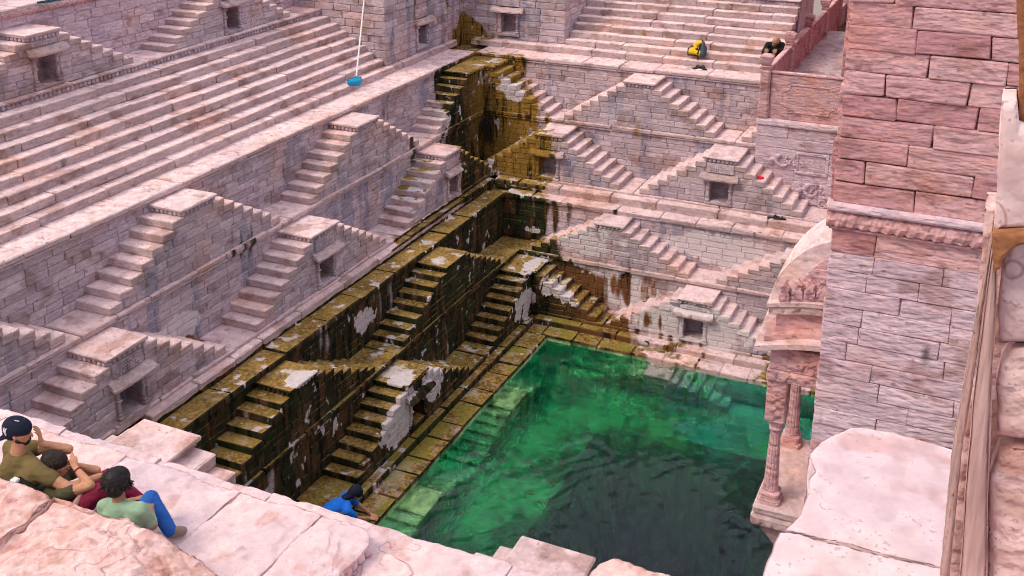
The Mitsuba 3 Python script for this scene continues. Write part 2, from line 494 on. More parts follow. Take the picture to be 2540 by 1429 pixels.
# ------------------------------------------------------------------ levels (metres above the walkway)
ZL1, ZL2, ZLD, ZL3, ZL4, ZL5, ZLD4, ZL0 = 5.0, 3.78, 2.57, 2.51, 2.34, 1.28, .20, .12
P1, P2, P3, P4 = 4.88, 3.66, 2.22, 1.16
S_NEAR = -12.35      # the left side ends against the near side
lw = dict(w0=-.5, f4=-.66, l5=-1.27, f3=-1.31, l4=-1.93, l3=-2.36, f2=-2.55, l2=-3.2, f1=-3.25, l1=-3.86)
bw = dict(w0=-.44, f4=-.66, l5=-1.33, f3=-1.38, l4=-1.97, l3=-2.33, f2=-2.63, l2=-3.56, f1=-3.6, l1=-4.42)
B_END = 7.6

# ------------------------------------------------------------------ the terraced walls of the well
def shear(side, k, s0):
    """The side with its depth drifting by k per metre along s."""
    q = Side(side.n)
    q.map = lambda v, m=side.map: m(np.stack([np.asarray(v)[:, 0], np.asarray(v)[:, 1] + k * (np.asarray(v)[:, 0] - s0), np.asarray(v)[:, 2]], 1))
    return q


STAIRS = [
    # side, tier, centre, half platform, tread, nl, nr, niche, label
    ('left', 1, -11.85, .37, .243, 7, 7, False, 'pale staircase cut off by the left edge of the photo, halfway down'),
    ('left', 1, -6.86, .385, .243, 7, 7, False, 'pale pyramid staircase on the left, nearest complete one under the long dentilled terrace edge'),
    ('left', 1, -1.75, .39, .243, 7, 7, False, 'pale pyramid staircase below the blue net, its left steps in full view'),
    ('left', 2, -9.39, .37, .243, 7, 7, True, 'grey pyramid staircase with an open eaved niche, just beyond the boy and the couple'),
    ('left', 2, -4.43, .41, .243, 7, 7, True, 'grey pyramid staircase with an eaved niche facing right, beside the broken rusty wall patch'),
    ('left', 2, .60, .36, .243, 7, 7, True, 'half mossy staircase with a dark tall niche and pale broken treads left of the corner'),
    ('left', 3, -7.0, .36, .252, 7, 7, False, 'brown mossy staircase with a white patch on its platform, nearest of the mossy ones'),
    ('left', 3, -1.72, .43, .245, 7, 7, False, 'brown mossy staircase with a white rimmed platform in the middle of the lower mossy wall'),
    ('left', 4, -4.52, .38, .243, 7, 7, True, 'staircase with white flaked side and niche right above the pool edge'),
    ('back', 1, .70, .34, .212, 7, 7, False, 'pale pyramid staircase of the far wall right below the sandals and the yellow bag'),
    ('back', 1, 4.95, .34, .212, 7, 0, False, 'foot of a pale staircase running into the pink panelled bay on the far wall'),
    ('back', 2, -1.13, .33, .205, 7, 7, True, 'pale staircase with a square eaved niche next to the ochre stained corner'),
    ('back', 2, 2.92, .35, .208, 7, 7, True, 'grey staircase with a dark square niche and a red cloth on its right steps'),
    ('back', 3, .85, .30, .217, 7, 7, False, 'pale staircase in the middle of the far wall, dirty brown only at its lower left'),
    ('back', 3, 5.15, .36, .217, 7, 7, False, 'pale staircase half hidden behind the curved balcony roof'),
    ('back', 4, 3.02, .33, .212, 7, 7, True, 'white faced broken staircase with a dark niche just above the far pool edge'),
]
TIER = {1: (ZL2, P1, 'l1', 'f1'), 2: (ZLD, P2, 'l2', 'f2'), 3: (ZL5, P3, 'l4', 'f3'), 4: (ZLD4, P4, 'l5', 'f4')}
BROKEN = {('left', 2, .60): {(-1, 6), (1, 3)}, ('back', 4, 3.02): {(-1, 1), (-1, 3), (-1, 5), (1, 6)}, ('left', 4, -4.52): {(-1, 6)}}


def build_sides():
    for sn, tier, c, hw, t, nl, nr, niche, lab in STAIRS:
        side, w = (LEFT, lw) if sn == 'left' else (BACK, bw)
        z0, z1, a, b = TIER[tier]
        stair(side, tier, lab, c, hw, t, z0, z1, w[a] - .06, w[b], nl, nr, niche, broken=BROKEN.get((sn, tier, c), ()),
              jit=.011 if tier in (3, 4) and sn == 'left' or (sn, tier, c) in BROKEN else .006, dside='l' if sn == 'left' else '')
    # the two staircases that fill the inner corner
    k = thing('staircase', 'ochre stained corner staircase under the drain, its flights going down both walls', 'staircase')
    stair(LEFT, 1, '', 3.5, .7, .225, ZL2, P1, lw['l1'] - .06, lw['f1'], 7, 0, False, k, span=(2.76, 4.46), jit=.014, broken={(-1, 5)})
    stair(BACK, 1, '', -3.1, .1, .212, ZL2, P1, bw['l1'] - .06, bw['f1'], 0, 7, False, k, span=(-3.24, -3.0), jit=.016, broken={(1, 2), (1, 7)})
    k = thing('staircase', 'brown corner staircase with a big white patch at the corner of the pool', 'staircase')
    stair(LEFT, 4, '', .9, .5, .243, ZLD4, P4, lw['l5'] - .06, lw['f4'], 7, 0, False, k, span=(.40, 1.36), jit=.012)
    stair(BACK, 4, '', -.6, .05, .206, ZLD4, P4, bw['l5'] - .06, bw['f4'], 0, 7, False, k, span=(-.65, -.56), jit=.012)

    names = {('left', 1): 'pale grey block wall under the long dentilled edge of the left terrace', ('left', 2): 'grey streaked block wall on the left with a broken rusty patch',
             ('left', 3): 'dark mossy wall above the mossy middle moulding on the left', ('left', 4): 'dark dripping mossy wall just above the left edge of the pool',
             ('back', 1): 'pale block wall of the far side below the bag and the sandals', ('back', 2): 'pale block wall behind the niche staircase with the red cloth',
             ('back', 3): 'worn plastered wall of the far side, third from the top', ('back', 4): 'rust streaked lowest wall of the far side, above the far pool edge'}
    for sn, side, w, s_lo, ends in (('left', LEFT, lw, S_NEAR, (4.47, 3.58, 1.99, 1.35)), ('back', BACK, bw, None, (3.50, 3.50, B_END, B_END))):
        starts = (S_NEAR, S_NEAR, -10.4, -9.8) if sn == 'left' else (-3.92, -3.26, -2.0, -1.34)
        for tier in (1, 2, 3, 4):
            z0, z1, a, b = TIER[tier]
            top = {1: ZL1 - .135, 2: ZL2 - .13, 3: ZL4 - .12, 4: ZL5 - .08}[tier]
            d = w[a] - .05
            s0, s1 = starts[tier - 1], ends[tier - 1]
            key = thing('retaining_wall', names[sn, tier], 'wall')
            back_d = d - 1.6
            hole = None
            put('core', box(side, s0 - (.0 if sn == 'left' else 1.5), s1 + (1.5 if sn == 'left' else 0), back_d, d - .016, z0 - 1.2, top + .02, .002), 'stone', key, GREY, .2)
            hides = [o.buffer(.004) for o in covers.get((sn, tier), [])]
            gap_fn = None
            if (sn, tier) == ('left', 2):      # the rusty cavity where stones have fallen out
                gap_fn = lambda za, zb: ((-7.95, -7.15),) if za < 2.72 else ()
            courses(side, key, s0, s1, d, z0, top, .137, .30, .60, hole=gap_fn, skip=lambda p, q, za, zb: any(o.contains(sg.box(p, za, q, zb)) for o in hides), jit=.004)
            # moulding and dentils under the ledge
            edge = w[a]
            put('moulding', box(side, s0, s1 + (.0), d - .02, edge - .005, top, top + (.03 if tier < 4 else .03), .006), 'stone', key, GREY, .6)
            if tier in (1, 2) or (tier == 3):
                dentils(side, key, s0, s1, d - .03, edge - .012, top + .03, top + .085, .098 if sn == 'left' else .104,
                        keep=(lambda s: s > -11.3) if sn == 'left' else (lambda s: s < 3.6 or tier > 2 and s < 6.2))
    # ledges: paved strips on top of the walls
    led = lambda lab: tag(numbered('ledge'), lab, None, None, 'structure')
    for sn, side, w, a, z, dback, s0, s1, lab, th in (
            ('left', LEFT, lw, 'l1', ZL1, -4.9, S_NEAR, 4.42, 'long pale terrace strip on the left at the foot of the seating steps', .05),
            ('left', LEFT, lw, 'l2', ZL2, -3.95, S_NEAR, 3.56, 'narrow pale ledge on the left between the upper and second row of staircases', .045),
            ('left', LEFT, lw, 'f2', ZLD, -3.27, -11.9, 2.63, 'grey landing on the left at the foot of the second row of staircases', .055),
            ('left', LEFT, lw, 'l3', ZL3, -2.60, -9.22, 2.33, 'thin stone kerb line on the left, pale in front and mossy towards the corner', .17),
            ('left', LEFT, lw, 'l4', ZL4, -2.42, -10.6, 1.97, 'brown mossy ledge on the left above the mossy walls', .06),
            ('left', LEFT, lw, 'l5', ZL5, -2.02, -10.0, 1.33, 'narrow mossy ledge on the left between the two mossy rows of staircases', .05),
            ('left', LEFT, lw, 'f4', ZLD4, -1.36, -9.6, .66, 'mossy landing on the left beside the man in blue', .06),
            ('left', LEFT, lw, 'w0', ZL0, -.75, -9.4, .44, 'low mossy kerb along the left walkway of the pool', .16),
            ('back', BACK, bw, 'l1', ZL1, -5.4, -3.86, 3.52, 'pale terrace strip of the far side at the foot of its seating steps', .05),
            ('back', BACK, bw, 'l2', ZL2, -4.5, -3.2, 3.52, 'narrow pale ledge of the far wall between its two upper rows of staircases', .045),
            ('back', BACK, bw, 'f2', ZLD, -3.65, -2.55, B_END, 'landing of the far wall at the foot of its second row of staircases', .055),
            ('back', BACK, bw, 'l3', ZL3, -2.70, -2.36, B_END, 'thin step of the far wall with the dark shoes', .17),
            ('back', BACK, bw, 'l4', ZL4, -2.42, -1.93, B_END, 'pale ledge of the far wall below the dark shoes', .06),
            ('back', BACK, bw, 'l5', ZL5, -2.05, -1.27, B_END, 'narrow broken ledge of the far wall between its two lower rows of staircases', .05),
            ('back', BACK, bw, 'f4', ZLD4, -1.42, -.66, B_END, 'stained landing along the foot of the far wall', .06),
            ('back', BACK, bw, 'w0', ZL0, -.75, -.5, B_END, 'low stained kerb along the far walkway of the pool', .16)):
        key = led(lab)
        edge = w[a] + (.045 if a == 'f2' else .012 if a in ('l1', 'l2', 'l4', 'l5') else .0)
        if a == 'f4':
            edge = w[a] + .02
        if a == 'w0':
            edge = w[a] + .02
        near_l3 = sn == 'left' and a in ('l3', 'l4')
        slabs(side, key, s0, s1, dback, edge, z, th + .045, .7, 1.4, PINK, jit=.012 if z < 2.6 else .007)
        if a == 'f2':
            dk = key
            dentils(side, dk, s0 if sn == 'back' else -9.0, s1, edge - .1, edge - .008, z - .055, z - .012, .10, keep=lambda s: not any(sg.box(s, ZLD + .05, s + .1, ZLD + .1).intersects(o) for o in covers.get((sn, 2), [])))
    # walkway round the pool
    key = tag('walkway', 'yellow green algae covered paved walkway around the pool', None, None, 'structure')
    slabs(LEFT, key, -9.2, .0, lw['w0'] - .0, .0, .0, .14, .45, .8, PINK, jit=.010, gap=.005)
    slabs(BACK, key, -.5, B_END, bw['w0'] - .0, .0, .0, .14, .5, .8, PINK, jit=.008, gap=.005)
    # solid ground behind everything
    g = [box(LEFT, -14, 8, -9.5, -5.3, -2, 4.85, .002), box(BACK, -9.5, 9, -12, -5.3, -2, 4.8, .002), box(LEFT, -10, 2.3, -2.0, -.62, -2, .05, .002), box(BACK, -.6, 9, -2.0, -.6, -2, .05, .002)]
    put('earth_fill', join(g), 'stone', None, GREY, .3)
    tag('earth_fill', 'packed ground behind the stepped walls', None, None, 'structure')


build_sides()


# ------------------------------------------------------------------ seating steps above the terrace
LUP = shear(LEFT, -.0145, -9.)


def build_upper():
    key = thing('seating_steps', 'broad flight of eight long weathered pink stone steps on the left', 'steps')
    for k in range(1, 9):
        d = -4.40 - .235 * (k - 1)
        z = 5 + .15 * k
        s1 = 4.9 if k == 1 else 1.52
        for a, b in runs(-12.3, s1, .8, 1.7):
            dj = random.uniform(-.02, .012)
            v, f = box(LUP, a + .004, b - .004, d - .34, d + dj, z - .158, z + random.uniform(-.010, .006), .012, .010)
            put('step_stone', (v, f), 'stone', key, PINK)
    key = thing('seating_steps', 'broad flight of pale stone steps at the back, with the yellow bag lying on it', 'steps')
    for k in range(1, 9):
        d = -5.12 - .3 * (k - 1)
        z = 5 + .15 * k
        for a, b in runs(-4.35 if k == 1 else -1.86, 3.52, .7, 1.5):
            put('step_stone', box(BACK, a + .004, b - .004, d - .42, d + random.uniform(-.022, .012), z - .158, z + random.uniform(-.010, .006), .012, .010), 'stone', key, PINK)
    # upper ledge with dentils, left
    key = thing('retaining_wall', 'rose and grey block wall at the top left with a rope carved coping', 'wall')
    d = -7.05
    put('core', box(LUP, -12.3, 1.5, -8.4, d - .018, 5.5, 7.5, .002), 'stone', key, PALE, .9)
    ups = [(-6.63, 'pale staircase with an eaved niche at the top left corner of the photo'),
           (-1.62, 'pale staircase with an eaved niche near the top edge, left of the jutting bastion')]
    upk = []
    for c, lab in ups:
        upk.append(stair(LUP, 9, lab, c, .345, .243, 6.35, 7.31, d - .06, -6.40, 7, 7, True, jit=.009))
    hides = [o.buffer(.004) for o in covers[('left', 9)]]
    courses(LUP, key, -12.0, 1.5, d, 6.35, 7.5, .165, .30, .62, skip=lambda p, q, a, b: any(o.contains(sg.box(p, a, q, b)) for o in hides), kind=PALE, jit=.007, gap=.009)
    for a, b in runs(-12, 1.5, .45, .9):
        put('coping', rope(LUP, a + .004, b - .004, d + .03, 7.555), 'stone', key, RED)
    key = tag(numbered('ledge'), 'upper ledge on the left, dentilled, above the eight seating steps', None, None, 'structure')
    slabs(LUP, key, -12.3, 1.52, -7.1, -6.275, 6.35, .05, .7, 1.4)
    put('core', box(LUP, -12.3, 1.5, -7.2, -6.33, 5.9, 6.30, .002), 'stone', key, GREY, .5)
    dentils(LUP, key, -9.4, 1.5, -6.36, -6.292, 6.222, 6.298, .098)
    # terrace above, with the red wall at its back
    key = tag(numbered('terrace'), 'topmost pale terrace at the upper left corner', None, None, 'structure')
    slabs(LUP, key, -12.3, 1.5, -8.3, -6.99, 7.66, .10, .8, 1.6)
    key = thing('retaining_wall', 'reddish wall cut by the top left corner of the photo', 'wall')
    put('core', box(LUP, -12.3, 1.5, -9.3, -8.32, 7.0, 9.2, .002), 'stone', key, RED, .8)
    courses(LUP, key, -12.0, -3.0, -8.3, 7.66, 8.9, .3, .5, 1.1, kind=RED, jit=.008)
    # back: top ledge and wall
    key = thing('retaining_wall', 'dentilled wall above the seating steps at the top edge of the photo', 'wall')
    put('core', box(BACK, -1.9, 3.5, -9.6, -7.48, 5.5, 6.29, .002), 'stone', key, GREY, .5)
    dentils(BACK, key, -1.0, 3.5, -7.5, -7.46, 6.21, 6.29, .104)
    slabs(BACK, key, -1.86, 3.52, -8.4, -7.43, 6.35, .05)
    courses(BACK, key, -1.8, 3.5, -8.3, 6.35, 7.2, .165, kind=GREY)
    put('core', box(BACK, -1.9, 3.5, -9.6, -8.32, 6.2, 7.3, .002), 'stone', key, GREY, .5)


def rope(side, s0, s1, d, z, r=.055):
    """A coping roll with slanting cuts."""
    n, m = max(6, int((s1 - s0) / .03)), 8
    v, f = [], []
    for i in range(n + 1):
        s = s0 + (s1 - s0) * i / n
        for k in range(m):
            a = 2 * math.pi * k / m
            rr = r * (1 + .17 * math.sin(s * 62 + 1.6 * a)) + random.uniform(-.003, .003)
            v.append((s, d + math.cos(a) * rr * .9, z + math.sin(a) * rr * 1.05))
    for i in range(n):
        for k in range(m):
            a, b = i * m + k, i * m + (k + 1) % m
            f += [(a, b, b + m), (a, b + m, a + m)]
    for k in range(1, m - 1):
        f += [(0, k + 1, k), (n * m, n * m + k, n * m + k + 1)]
    return side.mesh((np.array(v), np.array(f)[:, ::-1]))


build_upper()


def niche_at(side, key, c, d, z0, z1, nw=.235):
    nk = numbered(key + '__niche')
    put('sill', box(side, c - nw - .075, c + nw + .075, d - .1, d + .05, z0 - .075, z0, .014, .004), 'stone', nk, GREY)
    put('lintel', box(side, c - nw - .075, c + nw + .075, d - .1, d + .014, z1, z1 + .055, .012, .003), 'stone', nk, GREY)
    put('back_stone', box(side, c - nw - .03, c + nw + .03, d - .40, d - .34, z0 - .02, z1 + .02, .004), 'stone', nk, GREY)
    put('reveal', box(side, c - nw - .06, c - nw, d - .337, d - .02, z0 - .02, z1 + .02, .004), 'stone', nk, GREY)
    put('reveal', box(side, c + nw, c + nw + .06, d - .337, d - .02, z0 - .02, z1 + .02, .004), 'stone', nk, GREY)
    put('floor', box(side, c - nw + .003, c + nw - .003, d - .337, d - .102, z0 - .06, z0 - .004, .004), 'stone', nk, GREY)
    pillars(side, nk, c, nw, d, z0, z1)
    canopy(side, nk, c, .45, d, z1 + .055)
    carve_panel(side, nk, c, .30, d, z1 + .16, z1 + .36)


def build_bastion():
    key = thing('bastion', 'tall pale corner bastion with two small shrine niches, at the top centre of the photo', 'wall')
    zt = 7.35
    hl = lambda c: (lambda a, b: ((c - .33, c + .33),) if b > 5.22 and a < 6.2 else ())
    core = [box(LEFT, 1.53, 5.9, -5.6, -5.10, 4.9, zt, .002), box(LEFT, 1.53, 2.93, -5.2, -4.74, 4.9, zt, .002), box(LEFT, 3.53, 5.9, -5.2, -4.74, 4.9, zt, .002),
            box(LEFT, 2.9, 3.56, -5.2, -4.745, 4.9, 5.2, .002), box(LEFT, 2.9, 3.56, -5.2, -4.745, 6.0, zt, .002), box(LEFT, 1.535, 8, -8.0, -5.5, 4.9, zt, .002),
            box(BACK, -4.75, -1.9, -9.0, -5.85, 4.9, zt, .002), box(BACK, -4.75, -3.70, -5.9, -5.472, 4.9, zt, .002), box(BACK, -3.16, -1.89, -5.9, -5.472, 4.9, zt, .002),
            box(BACK, -3.74, -3.12, -5.9, -5.476, 4.9, 5.2, .002), box(BACK, -3.74, -3.12, -5.9, -5.476, 6.0, zt, .002)]
    put('core', join(core), 'stone', key, GREY, .35)
    kw = dict(lo=.34, hi=.72, kind=GREY, jit=.006, gap=.007)
    courses(LEFT, key, 1.5, 5.45, -4.72, 5.0, zt, .168, hole=hl(3.23), **kw)
    courses(BACK, key, -4.72, -1.87, -5.45, 5.0, zt, .168, hole=hl(-3.43), **kw)
    near_face = Side('left')
    near_face.map = lambda v: np.stack([np.asarray(v)[:, 0], 1.5 - np.asarray(v)[:, 1], np.asarray(v)[:, 2]], 1)
    courses(near_face, key, -7.4, -4.72, 0, 5.0, zt, .168, **kw)
    right_face = Side('near')
    right_face.map = lambda v: np.stack([-1.87 + np.asarray(v)[:, 1], np.asarray(v)[:, 0], np.asarray(v)[:, 2]], 1)
    right_face.n = 'left'
    courses(right_face, key, 5.45, 8.3, 0, 5.0, zt, .168, **kw)
    niche_at(LEFT, key, 3.23, -4.72, 5.31, 5.84)
    niche_at(BACK, key, -3.43, -5.45, 5.31, 5.84)


build_bastion()


# ------------------------------------------------------------------ pink bay, parapet and corridor on the right
def build_bay():
    key = thing('bay_wall', 'pink carved bay of long stones under the panelled parapet, beside the tower', 'wall')
    d = -3.43
    put('core', box(BACK, 3.50, B_END + 1, -4.6, d - .018, 2.2, 4.40, .002), 'stone', key, PALE, .4)
    fr = (4.36, 5.08, 3.27, 3.77)
    courses(BACK, key, 3.48, B_END + 1, d, 2.6, 4.28, .24, .6, 1.3, hole=lambda a, b: ((fr[0], fr[1]),) if b > fr[2] + .03 and a < fr[3] - .03 else (), kind=PALE, jit=.006, maxd=.02)
    put('sill_course', box(BACK, 3.46, B_END + 1, -4.0, d + .05, 4.285, 4.43, .03, .008), 'stone', key, PALE, .9)
    fk = put('carved_panel', join([box(BACK, fr[0] + .10, fr[1] - .10, d - .1, d - .03, fr[2] + .09, fr[3] - .09, .02), box(BACK, fr[0] + .19, fr[1] - .19, d - .05, d - .012, fr[2] + .17, fr[3] - .17, .014)]), 'carved_stone', key, PALE, .5)
    put('frame', join([box(BACK, fr[0], fr[1], d - .1, d + .02, fr[2], fr[2] + .06, .012), box(BACK, fr[0], fr[1], d - .1, d + .02, fr[3] - .06, fr[3], .012),
                       box(BACK, fr[0], fr[0] + .07, d - .1, d + .018, fr[2] + .06, fr[3] - .06, .012), box(BACK, fr[1] - .07, fr[1], d - .1, d + .018, fr[2] + .06, fr[3] - .06, .012)]), 'stone', fk, PALE, .6)
    # two carved water spouts: scrolls that stand out of the wall
    for cx, cz in ((4.12, 3.52), (4.78, 2.92)):
        ms = []
        for i in range(26):
            a = i / 25 * 4.2 + 2.2
            r = .19 - .0045 * i
            ball = trimesh.creation.icosphere(1, .052 - .0011 * i)
            ball.apply_translation((cx + math.cos(a) * r, d + .035, cz + math.sin(a) * r * .8))
            ms.append(BACK.mesh(ball))
        for i in range(12):
            ball = trimesh.creation.icosphere(1, random.uniform(.02, .04))
            ball.apply_translation((cx + random.uniform(-.02, .26), d + .02, cz + random.uniform(-.13, .17)))
            ms.append(BACK.mesh(ball))
        for i in range(9):
            ball = trimesh.creation.icosphere(1, .042 - .002 * i)
            ball.apply_translation((cx - .2 - .025 * i, d + .05 + .012 * i, cz + .02 + .015 * math.sin(i)))
            ms.append(BACK.mesh(ball))
        put('carved_spout', join(ms), 'stone', key, PALE, .5)
    tor = trimesh.creation.torus(.085, .022, 24, 8)
    tor.apply_transform(trimesh.transformations.rotation_matrix(math.pi / 2, (1, 0, 0)))
    tor.apply_translation((5.02, d + .03, 2.66))
    put('stone_ring', BACK.mesh(tor), 'stone', key, PALE, .2)
    # the parapet: posts with cap stones, a front panel with a cartouche, plain side panels
    pk = thing('parapet', 'red sandstone parapet with capped posts and a carved front panel, left of the tower', 'parapet')
    def post(x, y, z0, tall=True):
        r = .105
        q = join([box(LEFT, y - r, y + r, x - r, x + r, z0, 5.50, .035), box(LEFT, y - r - .012, y + r + .012, x - r - .012, x + r + .012, z0, z0 + .36, .03),
                  box(LEFT, y - .085, y + .085, x - .085, x + .085, 5.50, 5.56, .02), box(LEFT, y - .10, y + .10, x - .10, x + .10, 5.56, 5.59, .012)])
        k = put('post', q, 'stone', pk, RED, random.uniform(.55, .8))
        cap = trimesh.Trimesh(np.array([[sx * w, sy * w, z] for z, w in ((5.59, .075), (5.70, .125), (5.80, .135), (5.86, .09)) for sx, sy in ((-1, -1), (1, -1), (1, 1), (-1, 1))]), process=False).convex_hull
        rings = [(5.592, .07), (5.64, .10), (5.72, .128), (5.80, .135), (5.845, .07)]
        v, f = [], []
        for z, w in rings:
            v += [(x + sx * w, y + sy * w, z) for sx, sy in ((-1, -1), (1, -1), (1, 1), (-1, 1))]
        for i in range(len(rings) - 1):
            for j in range(4):
                a, b = i * 4 + j, i * 4 + (j + 1) % 4
                f += [(a, b, b + 4), (a, b + 4, a + 4)]
        m = (len(rings) - 1) * 4
        f += [(0, 2, 1), (0, 3, 2), (m, m + 1, m + 2), (m, m + 2, m + 3)]
        put('cap', (np.array(v), np.array(f)), 'stone', k, RED, .75)
    ys = (3.50, 6.08, 8.6, 11.2, 13.8)
    for i, y in enumerate(ys):
        post(3.58, y, 4.43 if i == 0 else 4.3)
    for a, b in zip(ys[:-1], ys[1:]):
        put('side_panel', box(LEFT, a + .09, b - .09, 3.545, 3.625, 4.25, 5.46, .012, .003), 'stone', pk, RED, random.uniform(.1, .3))
        put('rail', box(LEFT, a + .09, b - .09, 3.52, 3.65, 5.465, 5.52, .016, .003), 'stone', pk, RED, .9)
    fp = put('front_panel', join([box(BACK, 3.69, 7.4, -3.58, -3.49, 4.43, 5.43, .012), box(BACK, 3.69, 7.4, -3.60, -3.465, 5.43, 5.48, .014)]), 'stone', pk, RED, .8)
    # raised outline with scooped corners
    x0, x1, z0, z1, q = 3.95, 5.12, 4.62, 5.22, .17
    arc = lambda cx, cz, a0: [(cx + q * math.cos(a), cz + q * math.sin(a)) for a in np.linspace(a0, a0 - math.pi / 2, 7)]
    line = arc(x0, z0, math.pi / 2) + arc(x1, z0, math.pi) + arc(x1, z1, 1.5 * math.pi) + arc(x0, z1, 2 * math.pi)
    poly = sg.Polygon(line)
    put('cartouche', extrude_sz(BACK, poly.buffer(.016).difference(poly.buffer(-.012)), -3.5, -3.474), 'stone', fp, RED, 1.0)
    bk = thing('corridor_wall', 'added dark red wall, mostly behind the tower, that shades the walk behind the parapet', 'wall')
    put('core', join([box(LEFT, 4.2, 17.0, 5.05, 9.5, 2.6, 10.5, .01), box(LEFT, 15.6, 16.6, 3.0, 5.04, 2.6, 10.5, .01)]), 'stone', bk, RED, .0)  # added walls, largely unseen behind the tower, to keep the walk in shade
    fl = tag(numbered('path'), 'bare earth walk behind the parapet, in its shade', None, None, 'structure')
    scene[fl] = mikit.ply(box(BACK, 3.6, 9.5, -16, -3.6, 4.1, 4.42, .002), 'earth', uv=np.full((24, 2), .5))
    put('edge_wall', box(BACK, 3.46, 3.56, -16, -4.5, 2.6, 5.0, .002), 'stone', pk, GREY, .5)


def earth_rgb(p, n, uv):
    return mix((.075, .055, .032), (.15, .118, .08), fbm(p.x * 1.5, p.y * 1.5, p.z, 4)) * (.75 + .5 * fbm(p.x * 14, p.y * 14, 0, 2))


bsdf('earth', proc(earth_rgb), .95)
build_bay()


# ------------------------------------------------------------------ the tower and its balcony
TY, TX = -10.3, 6.93


def build_tower():
    key = thing('tower', 'massive tower on the right, red above and pale lilac below a carved band', 'tower')
    side = Side('near')
    side.n = 'left'
    side.map = lambda v: np.stack([np.asarray(v)[:, 0], TY - np.asarray(v)[:, 1], np.asarray(v)[:, 2]], 1)
    west = Side('near')
    west.map = lambda v: np.stack([TX - np.asarray(v)[:, 1], np.asarray(v)[:, 0], np.asarray(v)[:, 2]], 1)
    put('core', join([box(BACK, TX + .02, 11.5, 4.2, -TY - .02, -3.5, 11, .002)]), 'stone', key, RED, .3)
    kw = dict(depth=.16, name='brick', jit=.006, gap=.003, c=.006)
    courses(side, key, TX, 11, -.0, 3.2, 5.25, .205, .7, 1.4, kind=RED, maxd=.012, **kw)
    courses(side, key, TX, 11, 0, 5.25, 7.18, .18, .42, .9, kind=PALE, maxd=.012, **kw)
    courses(side, key, TX, 11, 0.0, 7.18, 7.40, .22, .6, 1.2, kind=RED, maxd=.012, **kw)
    courses(side, key, TX - .02, 11, .05, 7.66, 10.8, .20, .40, 1.0, kind=RED, maxd=.018, depth=.2, name='brick', jit=.010, gap=.0035, c=.010)
    courses(west, key, -10.3, -4.4, 0, -1.6, 7.40, .23, .6, 1.3, kind=PALE, maxd=.012, **kw)
    courses(west, key, -10.3, -4.4, .03, 7.66, 10.8, .262, .6, 1.4, kind=RED, maxd=.03, **kw)
    put('band', join([box(side, TX - .06, 11, -.1, .10, 7.585, 7.66, .02, .004)]), 'stone', key, PALE, .7)
    put('carved_band', rope(side, TX - .05, 11, .02, 7.50, .075), 'stone', key, RED, .8)
    put('moulding', box(side, TX - .03, 11, -.1, .045, 7.40, 7.425, .008), 'stone', key, RED, .6)


build_tower()


def tube(pts, radii, n=14, cap=True):
    """A round tube through the points."""
    pts, v, f = np.asarray(pts, float), [], []
    for i, (p, r) in enumerate(zip(pts, radii)):
        t = pts[min(i + 1, len(pts) - 1)] - pts[max(i - 1, 0)]
        t /= np.linalg.norm(t)
        x = np.cross(t, [0, 0, 1] if abs(t[2]) < .9 else [1, 0, 0]); x /= np.linalg.norm(x)
        y = np.cross(t, x)
        v += [p + r * (math.cos(a) * x + math.sin(a) * y) for a in np.linspace(0, 2 * math.pi, n, endpoint=False)]
    for i in range(len(pts) - 1):
        for k in range(n):
            a, b = i * n + k, i * n + (k + 1) % n
            f += [(a, b, b + n), (a, b + n, a + n)]
    m = (len(pts) - 1) * n
    for k in range(1, n - 1):
        f += [(0, k + 1, k), (m, m + k, m + k + 1)]
    return np.array(v), np.array(f)


def column(x, y, z0, z1, r=.062):
    h = z1 - z0
    prof = [(0, .115), (.05, .115), (.052, .098), (.09, .088), (.10, .10), (.125, .10), (.14, .078), (.155, .082), (.17, .076), (.30, .070), (.55, .062), (.82, .052), (.86, .05), (.87, .066), (.895, .07), (.91, .055), (.93, .058), (.95, .072), (1.0, .075)]
    n, v, f = 48, [], []
    for t, rr in prof:
        for k in range(n):
            a = 2 * math.pi * k / n
            flute = 1 - (.10 * (k % 4 == 0) if .16 < t < .87 else 0)
            sq = 1.0 if t > .13 else min(1.22, 1 / max(abs(math.cos(a)), abs(math.sin(a))))
            v.append((x + rr * flute * sq * math.cos(a), y + rr * flute * sq * math.sin(a), z0 + t * h))
    for i in range(len(prof) - 1):
        for k in range(n):
            a, b = i * n + k, i * n + (k + 1) % n
            f += [(a, b, b + n), (a, b + n, a + n)]
    m = (len(prof) - 1) * n
    for k in range(1, n - 1):
        f += [(0, k + 1, k), (m, m + k, m + k + 1)]
    return np.array(v), np.array(f)


def vault(y0, y1, xw, x_out, z0, hgt, th=.0, n=20, m=14, power=1.6):
    """Curved roof against the tower face at x = xw: a quarter vault falling to x_out, its eave bowed along y."""
    v, f = [], []
    for i in range(n + 1):
        u = i / n
        y = y0 + (y1 - y0) * u
        bow = 1 - (2 * u - 1) ** 2
        for j in range(m + 1):
            a = j / m
            x = x_out + (xw - x_out) * a
            prof = math.sin(a * math.pi / 2) ** (1 / power)
            edge = (1 - abs(2 * u - 1) ** 3.2)
            z = z0 + hgt * prof * (.12 + .88 * edge ** .6) + .10 * bow
            v.append((x + .02 * (1 - bow), y, z))
    for i in range(n):
        for j in range(m):
            a, b = i * (m + 1) + j, (i + 1) * (m + 1) + j
            f += [(a, b, b + 1), (a, b + 1, a + 1)]
    return np.array(v), np.array(f)


